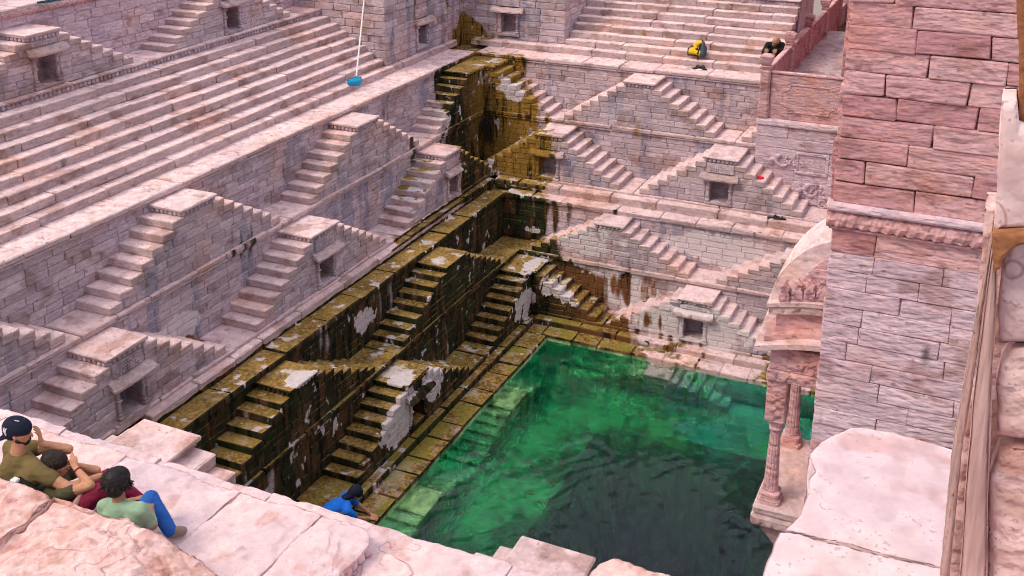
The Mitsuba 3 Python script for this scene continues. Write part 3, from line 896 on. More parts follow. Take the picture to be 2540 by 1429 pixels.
def build_balcony():
    key = thing('balcony', 'carved pink stone balcony with fluted columns and a curved roof, hanging on the tower', 'balcony')
    xo, xw = 6.42, TX + .02
    y0, y1 = -9.98, -8.62
    zf = 4.17
    put('floor_slab', join([box(BACK, xo - .03, xw, -y1 - .05, -y0 + .05, zf - .10, zf, .02, .006)]), 'stone', key, PINK, .7)
    put('floor_rim', box(BACK, xo - .05, xw, -y1 - .07, -y0 + .07, zf - .235, zf - .10, .03, .004), 'carved_stone', key, PINK, .4)
    # bracket: a hull that narrows down to the tower
    pts = []
    for z, o, i in ((zf - .235, .02, 0), (zf - .34, .10, .06), (zf - .52, .2, .2), (zf - .8, .42, .42), (zf - .95, .5, .5)):
        pts += [(xo + o, y0 + i * .5, z), (xo + o, y1 - i * .5, z), (xw, y0 + i * .4, z), (xw, y1 - i * .4, z)]
    put('bracket', trimesh.Trimesh(np.array(pts), process=False).convex_hull, 'stone', key, PINK, .3)
    for y in (y0 + .12, y1 - .10):
        put('column', column(xo + .105, y, zf, 5.12), 'stone', key, RED, .9)
        put('base', box(BACK, xo - .0, xo + .21, -y - .115, -y + .115, zf, zf + .045, .012, .003), 'stone', key, PINK, .8)
    # carved brackets above the columns and the lintels
    for y in (y0 + .12, y1 - .10):
        put('capital', box(BACK, xo + .0, xo + .20, -y - .11, -y + .11, 5.12, 5.60, .012), 'carved_stone', key, RED, .8)
    put('lintel', join([box(BACK, xo - .01, xo + .21, -y1 - .03, -y0 + .03, 5.60, 5.72, .012), box(BACK, xo - .01, xw, -y0 - .21, -y0 + .03, 5.60, 5.72, .012)]), 'carved_stone', key, RED, .95)
    put('frieze', join([box(BACK, xo + .01, xo + .2, -y1 - .01, -y0 + .01, 5.72, 5.98, .012), box(BACK, xo + .01, xw, -y0 - .2, -y0 + .012, 5.72, 5.98, .012)]), 'carved_stone', key, RED, .9)

    def curved_slab(name, over, z0, z1, rise, mat='stone', kind=PINK, tone=.6, droop=.0):
        """An eave that follows the south and west sides, bowed up in the middle of each."""
        n, v, f = 18, [], []
        path = [(xw, y0 - over)] + [(xw + (xo - over - xw) * t, y0 - over) for t in np.linspace(.06, 1, 9)] + [(xo - over, y0 - over + (y1 + over - y0 + over) * t) for t in np.linspace(.08, 1, 14)]
        inner = [(xw, y0 + .05)] + [(xw + (xo + .06 - xw) * t, y0 + .05) for t in np.linspace(.06, 1, 9)] + [(xo + .06, y0 + .05 + (y1 - y0 - .1) * t) for t in np.linspace(.08, 1, 14)]
        lens = []
        for i, (p, q) in enumerate(zip(path, inner)):
            t = min(i / 9, 1) if i <= 9 else (i - 9) / 14
            b = (math.sin(math.pi * .5 * (1 - t)) if i <= 9 else math.sin(math.pi * t)) * rise
            v += [(p[0], p[1], z0 + b - droop), (p[0], p[1], z1 + b - droop), (q[0], q[1], z1 + b + .03), (q[0], q[1], z0 + b)]
        for i in range(len(path) - 1):
            for k in range(4):
                a, c = i * 4 + k, i * 4 + (k + 1) % 4
                f += [(a, c, c + 4), (a, c + 4, a + 4)]
        f += [(0, 2, 1), (0, 3, 2)]
        m = (len(path) - 1) * 4
        f += [(m, m + 1, m + 2), (m, m + 2, m + 3)]
        put(name, (np.array(v), np.array(f)), mat, key, kind, tone)
    curved_slab('eave', .13, 5.985, 6.04, .13, droop=.05, tone=.9)
    curved_slab('drip_moulding', .055, 6.03, 6.08, .12, kind=RED, tone=.9)
    curved_slab('upper_frieze', -.03, 6.08, 6.30, .09, kind=RED, tone=.85)
    curved_slab('carved_band', .035, 6.30, 6.39, .09, mat='carved_stone', kind=PINK, tone=.9)
    curved_slab('upper_moulding', .055, 6.385, 6.425, .09, tone=.8)
    # row of carved merlons at the foot of the roof, on the south side
    for i in range(4):
        x = xo + .10 + i * .115
        pts = [(-.05, 0), (.05, 0), (.05, .07), (.03, .10), (.045, .14), (0, .2), (-.045, .14), (-.03, .10), (-.05, .07)]
        put('merlon', extrude_sz(BACK, shapely.affinity.translate(sg.Polygon(pts), x, 6.47 + .05 * i ** .5), -y0 + .0, -y0 + .045), 'carved_stone', key, RED, .9)
    v, f = vault(y0 - .02, y1 + .02, xw + .05, xo - .03, 6.42, .62)
    # close the south end down to the moulding
    put('roof', (v, f), 'stone', key, SLAB, .6)
    m = 14
    end = [tuple(v[j]) for j in range(m + 1)]
    # the gable: a bowed wall under the curve
    prof = [(x, z) for x, y, z in [tuple(p) for p in v[(m + 1) * 10:(m + 1) * 11]]]
    poly = sg.Polygon([(prof[0][0], 6.42)] + prof + [(prof[-1][0], 6.42)])
    put('gable', extrude_sz(BACK, poly, -y0 - .10, -y0 - .005), 'stone', key, SLAB, .7)
    put('plaster_patch', extrude_sz(BACK, sg.Polygon([(6.62, 6.62), (6.93, 6.66), (6.93, 6.98), (6.80, 6.90), (6.70, 6.76)]), -y0 - .1, -y0 + .004), 'stone', key, RED, .95)


build_balcony()


# ------------------------------------------------------------------ the pool
ZW = -.115


def build_pool():
    W = 9.5
    bed = tag(numbered('pool_bed'), 'algae green floor under the water, dropping into a deep inner tank on the right', None, None, 'structure')
    pit_x, pit_y, zb, zp = 1.95, -1.75, -1.15, -5.5
    rim = [box(LEFT, -9.0, .02, -.62, -.03, -2.6, -.13, .004), box(BACK, -.03, W, -.62, -.03, -2.6, -.13, .004)]
    # bank: from the edge of the shallow floor down to the tank
    gx, gy = np.meshgrid(np.linspace(pit_x - .02, W, 70), np.linspace(-9.2, pit_y + .02, 70), indexing='ij')
    din = np.minimum(gx - pit_x, pit_y - gy)
    gz = zb - .01 - (zb - zp) * np.clip((din + .15 * (meshkit.noise(np.stack([gx, gy, 0 * gx], -1) * 1.6, 2) - .5)) / .9, 0, 1) ** 1.1
    gi, gj = np.meshgrid(np.arange(69), np.arange(69), indexing='ij')
    ga = (gi * 70 + gj).ravel()
    bank = (np.stack([gx, gy, gz], -1).reshape(-1, 3), np.vstack([np.stack([ga, ga + 70, ga + 71], 1), np.stack([ga, ga + 71, ga + 1], 1)]))
    put('floor', join([box(LEFT, -9.2, .1, -.1, pit_x, zb - .4, zb, .01), box(LEFT, pit_y, .1, pit_x, W, zb - .4, zb, .01), box(LEFT, -9.2, pit_y, pit_x, W, zp - .3, zp, .01),
                       bank]), 'stone', bed, PINK)
    put('side', join(rim), 'stone', bed, GREY)
    put('near_side', box(NEAR, -.5, W, -.6, .0, zp, -.05, .01), 'stone', bed, GREY)
    put('far_side', box(LEFT, -9, .2, W - .3, W, zp, .0, .01), 'stone', bed, GREY)
    # drowned staircases of the next row down
    stair(LEFT, 5, 'drowned staircase whose yellow green platform lies just under the water near the man in blue', -6.07, .29, .24, -1.15, -.19, -.1, .46, 4, 6, False, dent=False, jit=.012)
    stair(LEFT, 5, 'drowned greenish staircase under the water along the middle of the left pool edge', -2.5, .30, .24, -1.15, -.19, -.1, .42, 7, 4, False, dent=False, jit=.012)
    stair(BACK, 5, 'drowned pale staircase under the water along the far pool edge', 2.58, .24, .21, -1.15, -.21, -.1, .42, 5, 6, False, dent=False, jit=.010)
    # rippled water with a green murk inside
    nx, ny = 340, 330
    xs, ys = np.linspace(-.02, W - .05, nx), np.linspace(-8.85, .02, ny)
    X, Y = np.meshgrid(xs, ys, indexing='ij')
    amp = .0010 + .0062 * np.clip((-Y - 3.2) / 3.0, 0, 1) * np.clip((X + .9) / 2.0, .25, 1)
    P = np.stack([X, Y, 0 * X], -1)
    q = meshkit.noise(P * 1.1, 3) * 3.0
    h = (np.sin((X * .95 - Y * .55) * 17 + q * 2.4) * .45 + np.sin((X * .6 + Y * .9) * 11 + q * 3.1 + 1) * .35 + (meshkit.noise(P * np.array([5.5, 4.2, 1]), 5) - .5) * 1.7 + (meshkit.noise(P * np.array([12, 9, 1]), 8) - .5) * .6)
    Z = ZW + amp * h * (.35 + 1.3 * meshkit.noise(P * .55, 11))
    v = np.stack([X, Y, Z], -1).reshape(-1, 3)
    i, j = np.meshgrid(np.arange(nx - 1), np.arange(ny - 1), indexing='ij')
    a = (i * ny + j).ravel()
    f = np.vstack([np.stack([a, a + ny, a + ny + 1], 1), np.stack([a, a + ny + 1, a + 1], 1)])
    # close it below the bed
    b = [(xs[0], ys[0]), (xs[-1], ys[0]), (xs[-1], ys[-1]), (xs[0], ys[-1])]
    edge = [k * ny for k in range(nx)] + [(nx - 1) * ny + k for k in range(1, ny)] + [k * ny + ny - 1 for k in range(nx - 2, -1, -1)] + [k for k in range(ny - 2, 0, -1)]
    low = v[edge].copy(); low[:, 2] = zp - .6
    n0, m = len(v), len(edge)
    v = np.vstack([v, low, [[W / 2, -4.4, zp - .6]]])
    e = np.array(edge); l = n0 + np.arange(m); e2, l2 = np.roll(e, -1), np.roll(l, -1)
    f = np.vstack([f, np.stack([e, l, l2], 1), np.stack([e, l2, e2], 1), np.stack([l, np.full(m, n0 + m), l2], 1)])
    scene['murk'] = {'type': 'homogeneous', 'albedo': {'type': 'rgb', 'value': [.01, .09, .15]}, 'scale': 1.4, 'sigma_t': {'type': 'rgb', 'value': [.98, .15, .32]}, 'phase': {'type': 'isotropic'}}
    scene['water_surface'] = {'type': 'dielectric', 'int_ior': 1.33, 'ext_ior': 1.0}
    scene['pool_water'] = mikit.ply((v, f), 'water_surface', smooth=True, interior={'type': 'ref', 'id': 'murk'})
    tag('pool_water', 'emerald green pool water, dark blue and rippled towards the viewer', None, None, 'structure')


build_pool()


# ------------------------------------------------------------------ the near side of the well
def rough(poly, z0, z1, edge=.05, amp=.010, freq=5., r=.035, seed=0, dip=None):
    """A worn slab: a polygon in (x, y) with rounded top edges and an uneven skin. dip(x, y) lowers the top."""
    m = trimesh.creation.extrude_polygon(poly, z1 - z0, engine='earcut')
    v, f = trimesh.remesh.subdivide_to_size(np.array(m.vertices), np.array(m.faces), edge)
    m = trimesh.Trimesh(v, f, process=True)
    v = np.array(m.vertices)
    v[:, 2] += z0
    line = poly.exterior
    dist = shapely.distance(shapely.points(v[:, :2]), line)
    below = z1 - v[:, 2]
    top = below < 1e-6
    t = np.clip(1 - dist / r, 0, 1)
    v[top, 2] -= (r * (1 - np.sqrt(np.maximum(1 - t ** 2, 0))) * .9)[top]
    q = v * freq
    off = np.stack([meshkit.fbm(q, 4, seed + k) - .5 for k in range(3)], 1)
    big = meshkit.fbm(v * 1.4, 2, seed + 9) - .5
    v += off * amp * 2
    v[:, 2] += big * amp * 1.5 * (below < .05)
    fl = meshkit.fbm(v * 2.3 + 7, 4, seed + 20) * 7
    v[:, 2] -= amp * 1.0 * (np.floor(fl) + np.clip((fl - np.floor(fl)) * 6, 0, 1) - 3) * (below < .03)
    if dip is not None:
        v[:, 2] -= dip(v[:, 0], v[:, 1]) * np.clip((v[:, 2] - z0) / (z1 - z0), 0, 1)
    return v, np.array(m.faces)


def put_rough(name, parent, mesh, kind, tone=None, mat='near_stone'):
    return put(name, mesh, mat, parent, kind, tone, smooth=True)


def build_near():
    # body of the near side: stepped like the others, mostly out of sight
    key = thing('retaining_wall', 'near wall of the well below the boys, seen only as its pale top edge', 'wall')
    put('core', join([box(NEAR, -.6, 13, -9, -.60, -1, ZLD4, .01), box(NEAR, -1.2, 13, -9, -1.3, 0, ZL5, .01), box(NEAR, -1.9, 13, -9, -1.98, 1, ZL4, .01),
                      box(NEAR, -2.6, 13, -9, -3.3, 2, ZL2, .01), box(NEAR, -6, 13, -12, -3.97, 2, ZL1 - .16, .01), box(LEFT, -22, -12.3, -14, -3.5, -1, ZL1 - .17, .01)]), 'stone', key, GREY, .4)
    # the two staircases whose platforms show at the edge
    stair(NEAR, 1, 'pale staircase platform with dentilled side standing out from the near edge, above the mossy steps', .87, .33, .235, ZL2, P1, -4.1, -3.37, 7, 7, False, jit=.008)
    for i in range(6):
        pass
    stair(NEAR, 1, 'pale staircase platform with stepped left side at the bottom centre, over the water', 5.17, .30, .235, ZL2, P1, -4.1, -3.46, 7, 7, False, jit=.008)
    ter = tag(numbered('terrace'), 'pale worn stone terrace of the near side, on which the boys sit', None, None, 'structure')
    x = -6.5
    k = 0
    while x < 8.3:
        w = random.uniform(.9, 1.6)
        y1 = -12.83 + random.uniform(-.012, .012)
        put_rough('slab', ter, rough(sg.box(x + .003, -14.6, x + w - .003, y1), 4.82, 5.0 + random.uniform(-.006, .004), .045, .013, 6, .008, k), .2)
        x += w
        k += 1
    # raised course on which they sit, its right end dentilled
    sit = thing('stone_bench', 'raised pale slab course on the near terrace, ending in a dentilled side at bottom centre', 'bench')
    xs = [-6.4, -4.9, -3.3, -1.9, -.4, 1.15, 2.45, 3.30, 3.86]
    for a, b in zip(xs[:-1], xs[1:]):
        k += 1
        last = b == xs[-1]
        poly = sg.box(a + .003, -14.9, b - .003, -13.13)
        if last:
            poly = sg.Polygon([(a + .003, -14.9), (b - .02, -14.9), (b - .01, -14.2), (b - .03, -13.75), (b - .005, -13.5), (b, -13.28), (b - .05, -13.17), (b - .12, -13.13), (a + .003, -13.12)])
        put_rough('slab', sit, rough(poly, 5.115 if last else 5.0, 5.170 + random.uniform(-.004, .002), .040, .014, 6, .012, k), .2)
    for i in range(13):
        a = -13.20 - i * .098
        put('dentil', rough_box((3.60, a - .083, 5.0), (3.845 + random.uniform(-.012, .01), a, 5.113), k + i), 'near_stone', sit, .35, .2, True)
    put_rough('step', sit, rough(sg.Polygon([(3.8, -14.9), (4.24, -14.9), (4.25, -13.9), (4.22, -13.40), (4.27, -13.27), (4.18, -13.17), (3.95, -13.13), (3.8, -13.2)]), 4.9, 5.022, .04, .012, 6, .025, 77), .25)
    rk = thing('stone_block', 'weathered pink stone block beyond the near platform, at the bottom edge right of centre', 'stone')
    put_rough('top', rk, rough(sg.Polygon([(5.50, -13.4), (5.505, -12.44), (5.56, -12.33), (5.62, -12.24), (5.9, -12.2), (6.12, -12.18), (6.27, -12.24), (6.5, -12.4), (6.9, -12.6), (6.9, -13.4)]), 4.4, 4.86, .05, .02, 4, .05, 31), .45)
    # the rough higher course against which they lean
    up = thing('stone_course', 'rough orange pink rock course in the bottom left corner, higher than the boys seat', 'stone')
    def dip(x, y):
        n = (meshkit.fbm(np.stack([x, y, 0 * x], -1) * 2.2, 3, 4) - .5) * .6
        t = np.clip((x + .55 * (y + 14.4) + n * .5 - 2.60) / 1.25, 0, 1)
        return .50 * t ** 1.2
    for i, (a, b) in enumerate(((-4.5, -2.6), (-2.6, -.75), (-.75, .95), (.95, 1.62), (1.62, 4.3))):
        j = .01 * i
        poly = sg.Polygon([(a + .006, -17.6), (b - .006, -17.6), (b - .006 + (.10 if i in (2, 3) else 0), -15.8), (b - .006, -14.37 - .02 * (i % 2)), (a + .006, -14.37 - .015 * ((i + 1) % 2)), (a + .006 + (.10 if i in (3, 4) else 0), -15.8)])
        put_rough('rock', up, rough(poly, 4.95, 5.69 + (.012, -.01, .006, -.010, .0)[i], .040, .030, 5.5, .035, 50 + i, dip), .95)


def rough_box(lo, hi, seed):
    v, f = cbox(lo, hi, .018, .004)
    v, f = trimesh.remesh.subdivide_to_size(v, f, .04)
    m = trimesh.Trimesh(v, f, process=True)
    v = np.array(m.vertices)
    v += np.stack([meshkit.fbm(v * 12, 2, seed + k) - .5 for k in range(3)], 1) * .012
    return v, np.array(m.faces)


build_near()


def build_pier():
    key = thing('ledge_stone', 'big pale lilac stone sill with a chipped left edge at lower right', 'stone')
    far = [(7.635, -16.9), (7.655, -16.70), (7.635, -16.68), (7.63, -16.62), (7.665, -16.52), (7.672, -16.38), (7.655, -16.30), (7.668, -16.24), (7.648, -16.20), (7.63, -16.13), (7.65, -16.05), (7.69, -15.97), (7.73, -15.90), (7.78, -15.875), (7.87, -15.865), (7.98, -15.87), (8.16, -15.90)]
    put_rough('near_slab', key, rough(sg.Polygon([(7.60, -17.9), (7.62, -16.62), (8.16, -16.60), (8.16, -17.9)]), 8.60, 8.752, .02, .006, 16, .012, 5), .08, .2)
    v, f = rough(sg.Polygon(far[3:] + [(8.16, -16.594), (7.632, -16.614)]), 8.60, 8.754, .02, .006, 14, .016, 6)
    put_rough('far_slab', key, (v, f), .05, .2)
    put_rough('under_stone', key, rough(sg.Polygon([(7.70, -17.9), (7.72, -16.05), (7.85, -15.95), (8.16, -15.95), (8.16, -17.9)]), 5.0, 8.598, .12, .01, 5, .02, 7), .4)
    pk = thing('door_jamb', 'tall weathered sandstone jamb with deep grain along the right edge of the photo', 'pillar')
    y = -17.2
    P = lambda u, vv: tuple(at(1, y, u, vv)[[0, 2]])

    def plate(name, px, yb, yf, kind, tone, edge=.02, amp=.004, freq=14, mat='near_stone', r=.012, seed=0):
        poly = sg.Polygon([P(*q) for q in px])
        v, f = rough(poly, 0, yf - yb, edge, 0.0, freq, r, seed)
        # polygon (x, z) with thickness towards the viewer: top of the slab is the face
        v = np.stack([v[:, 0], y - yf * 0 - (v[:, 2] + yb), v[:, 1]], 1)
        off = np.stack([meshkit.fbm(v * freq * np.array([1, 1, .25 if name == 'grain_post' else 1]), 3, seed + k) - .5 for k in range(3)], 1)
        v += off * amp * 2
        return put_rough(name, pk, (v, f), kind, tone, mat)
    plate('grain_post', [(2466, 575), (2475, 575), (2474, 700), (2463, 900), (2452, 1200), (2447, 1520), (2372, 1520), (2384, 1400), (2396, 1200), (2412, 1000), (2440, 760)], -.02, .05, .7, .4, .012, .003, 30, 'grain_stone', .02, 11)
    plate('thin_edge', [(2462, 560), (2468, 575), (2442, 740), (2412, 960), (2388, 1100), (2368, 1300), (2346, 1520), (2318, 1520), (2334, 1400), (2362, 1110), (2398, 900), (2428, 740)], -.0, .02, .3, .8, .012, .002, 30, 'grain_stone', .008, 12)
    plate('head_stone', [(2487, 243), (2524, 243), (2530, 300), (2600, 330), (2600, 470), (2600, 556), (2466, 556), (2474, 420), (2480, 340)], -.1, .04, .25, .9, .02, .005, 12, 'near_stone', .015, 13)
    plate('top_frame', [(2522, -20), (2600, -20), (2600, 330), (2522, 300), (2528, 200)], -.14, .0, 1.0, .3, .03, .004, 12, 'rust_stone', .01, 14)
    plate('bracket', [(2464, 556), (2600, 548), (2600, 576), (2530, 582), (2506, 596), (2488, 622), (2484, 640), (2468, 646), (2464, 610)], -.06, .075, 1.0, .3, .012, .004, 20, 'rust_stone', .01, 15)
    plate('wall_stone', [(2484, 660), (2496, 618), (2516, 598), (2545, 588), (2640, 586), (2640, 858), (2478, 854), (2478, 760)], -.12, .0, .6, .5, .02, .005, 9, 'near_stone', .016, 16)
    plate('wall_stone', [(2474, 1082), (2470, 960), (2482, 905), (2510, 874), (2560, 868), (2640, 868), (2640, 1094), (2530, 1090)], -.12, .006, .55, .6, .02, .005, 9, 'near_stone', .016, 17)
    plate('wall_stone', [(2450, 1540), (2452, 1330), (2456, 1180), (2475, 1125), (2510, 1112), (2640, 1105), (2640, 1540)], -.12, .012, .8, .2, .02, .006, 9, 'near_stone', .016, 18)
    plate('back_wall', [(2440, 560), (2660, 540), (2660, 1560), (2330, 1560), (2400, 1000)], -.25, -.08, .8, .1, .06, .004, 9, 'near_stone', .01, 19)
    put('base', box(BACK, 8.10, 9.2, -y + .03, -y + .4, 5.0, 9.17, .01), 'near_stone', pk, .5, .5)


def grain_rgb(p, n, uv):
    g = fbm(p.x * 60, p.y * 60, p.z * 3.5, 3)
    h = fbm(p.x * 150, p.y * 150, p.z * 7, 2)
    c = mix((.43, .26, .245), (.62, .44, .43), g)
    return c * (.72 + .5 * h)


def rust_rgb(p, n, uv):
    return mix((.20, .065, .025), (.40, .19, .10), fbm(p.x * 14, p.y * 14, p.z * 14, 4)) * (.7 + .5 * fbm(p.x * 70, p.y * 70, p.z * 70, 2))


bsdf('grain_stone', proc(grain_rgb), .9, lambda p, n, uv: .010 * fbm(p.x * 80, p.y * 80, p.z * 4, 3), eps=5e-4)
bsdf('rust_stone', proc(rust_rgb), .95, lambda p, n, uv: .006 * fbm(p.x * 60, p.y * 60, p.z * 60, 3), eps=1e-3)
build_pier()


# ------------------------------------------------------------------ people
def cloth(name, rgb, rough=.85):
    lo, hi = [float(x * .78) for x in rgb], [float(min(x * 1.12, .95)) for x in rgb]
    bsdf(name, proc(lambda p, n, uv: mix(lo, hi, fbm(p.x * 26, p.y * 26, p.z * 26, 3))), rough,
         lambda p, n, uv: .012 * fbm(p.x * 20, p.y * 20, p.z * 34, 2), eps=1e-3)


cloth('skin_warm', (.52, .26, .16), .55)
cloth('skin_tan', (.36, .19, .115), .55)
cloth('olive_cotton', (.155, .115, .045))
cloth('dark_olive', (.075, .068, .038))
cloth('maroon_cotton', (.20, .012, .045))
cloth('green_cotton', (.26, .40, .28))
cloth('blue_denim', (.02, .11, .42))
cloth('bright_blue', (.012, .16, .72))
cloth('navy_cotton', (.010, .014, .035))
cloth('black_hair', (.010, .009, .011), .5)
cloth('brown_hair', (.022, .014, .012), .55)
cloth('black_cotton', (.012, .012, .014))
cloth('shoe_brown', (.27, .20, .17))
cloth('grey_cloth', (.10, .10, .11))
cloth('white_cloth', (.72, .74, .78))
cloth('rose_strap', (.42, .25, .22))


def ball(p, r, n=20):
    return manifold3d.Manifold.sphere(r, n).translate(tuple(float(x) for x in p))


def blob(bones, edge=.016, it=8, extra=()):
    """One smooth body from bones (p, r, q, s): each the hull of two balls."""
    ms = [manifold3d.Manifold.batch_hull([ball(p, r), ball(q, s)]) for p, r, q, s in bones] + list(extra)
    m = manifold3d.Manifold.batch_boolean(ms, manifold3d.OpType.Add).refine_to_length(edge).to_mesh()
    t = trimesh.Trimesh(np.array(m.vert_properties[:, :3]), np.array(m.tri_verts), process=True)
    trimesh.smoothing.filter_taubin(t, .5, -.52, it)
    return t


def folds(t, amp, freq, seed=0):
    v = np.array(t.vertices)
    n = np.array(t.vertex_normals)
    k = meshkit.fbm(v * np.array([freq, freq, freq * .6]), 3, seed) - .5
    return v + n * (2 * amp * k)[:, None], np.array(t.faces)


def part(name, parent, mesh, mat):
    return put(name, mesh if isinstance(mesh, tuple) else (np.array(mesh.vertices), np.array(mesh.faces)), mat, parent, .5, .5, True)


V = lambda *a: np.array(a, float)


def unit(a):
    a = np.asarray(a, float)
    return a / np.linalg.norm(a)


def hand_bones(wrist, d, up, thumb, scale=1., curl=.5):
    """Palm, four bent fingers and a thumb. d: towards the knuckles, up: back of the hand, thumb: side of the thumb."""
    d, up, thumb = unit(d), unit(up), unit(thumb)
    w = V(*wrist)
    b = []
    pal = w + d * .075 * scale
    for k in (-1, 0, 1):
        b.append((w + thumb * .016 * k * scale, .016 * scale, pal + thumb * .024 * k * scale, .013 * scale))
    for i, ln in enumerate((.068, .078, .072, .056)):
        o = pal + thumb * (.033 - .021 * i) * scale
        a1 = unit(d - up * curl * .5); a2 = unit(d - up * curl * 1.4); a3 = unit(d * .6 - up * curl * 2)
        p1 = o + a1 * ln * .45 * scale; p2 = p1 + a2 * ln * .33 * scale; p3 = p2 + a3 * ln * .25 * scale
        b += [(o, .0095 * scale, p1, .0088 * scale), (p1, .0088 * scale, p2, .0082 * scale), (p2, .0082 * scale, p3, .007 * scale)]
    o = w + d * .025 * scale + thumb * .026 * scale
    p1 = o + unit(thumb + d * .7) * .035 * scale; p2 = p1 + unit(d + thumb * .25 - up * .3) * .032 * scale
    b += [(o, .012 * scale, p1, .0105 * scale), (p1, .0105 * scale, p2, .008 * scale)]
    return b


def head_bones(h, f, up, s=1.):
    """Skull, jaw, nose, ears, brow. f: where the face looks."""
    f, up = unit(f), unit(up)
    r = unit(np.cross(f, up))
    h = V(*h)
    b = [(h + up * .02 * s - f * .02 * s, .086 * s, h + f * .022 * s, .078 * s), (h + f * .025 * s - up * .015 * s, .070 * s, h + f * .055 * s - up * .085 * s, .030 * s),
         (h - up * .02 * s + f * .02 * s, .068 * s, h + f * .03 * s - up * .075 * s, .042 * s),
         (h + f * .092 * s - up * .005 * s, .009 * s, h + f * .108 * s - up * .038 * s, .013 * s), (h + f * .088 * s - up * .066 * s + r * .015, .008 * s, h + f * .088 * s - up * .066 * s - r * .015, .008 * s)]
    for k in (-1, 1):
        b.append((h + r * k * .076 * s - f * .012 * s + up * .012 * s, .014 * s, h + r * k * .078 * s - f * .006 * s - up * .028 * s, .010 * s))
        b.append((h + r * k * .03 * s + f * .078 * s + up * .022 * s, .013 * s, h + r * k * .045 * s + f * .066 * s + up * .018 * s, .012 * s))
    return b


def eyes(key, h, f, up, s=1.):
    f, up = unit(f), unit(up)
    r = unit(np.cross(f, up))
    for k in (-1, 1):
        e = trimesh.creation.icosphere(2, .011 * s)
        e.apply_translation(V(*h) + r * k * .031 * s + f * .080 * s + up * .004 * s)
        part('eye', key, e, 'black_hair')


def tuft(h, f, up, s, seed, back=.028, shag=.018):
    """Hair as a shell over the skull, ragged at its edge, made of locks."""
    f, up = unit(f), unit(up)
    r = unit(np.cross(f, up))
    h = V(*h)
    g = random.Random(seed)
    b = [(h + up * .035 * s - f * back * s, .094 * s, h + up * .03 * s + f * .015 * s, .085 * s), (h - up * .035 * s - f * .04 * s, .070 * s, h + up * .02 * s - f * .045 * s, .082 * s)]
    for i in range(95):
        a, e = g.uniform(0, 2 * math.pi), g.uniform(-.45, 1.3)
        d = unit(math.cos(e) * (math.cos(a) * r + math.sin(a) * f) + math.sin(e) * up)
        if np.dot(d, f) > .55 and np.dot(d, up) < .45:
            continue
        o = h + up * .022 * s - f * .018 * s
        tang = unit(np.cross(d, [g.uniform(-1, 1), g.uniform(-1, 1), g.uniform(-1, 1)]) - up * .6)
        p = o + d * .088 * s
        b.append((p, .013 * s, p + tang * g.uniform(.03, .06) * s + d * shag * g.uniform(.4, 1.5) * s, .004 * s))
    return blob(b, .009 * s, 2)


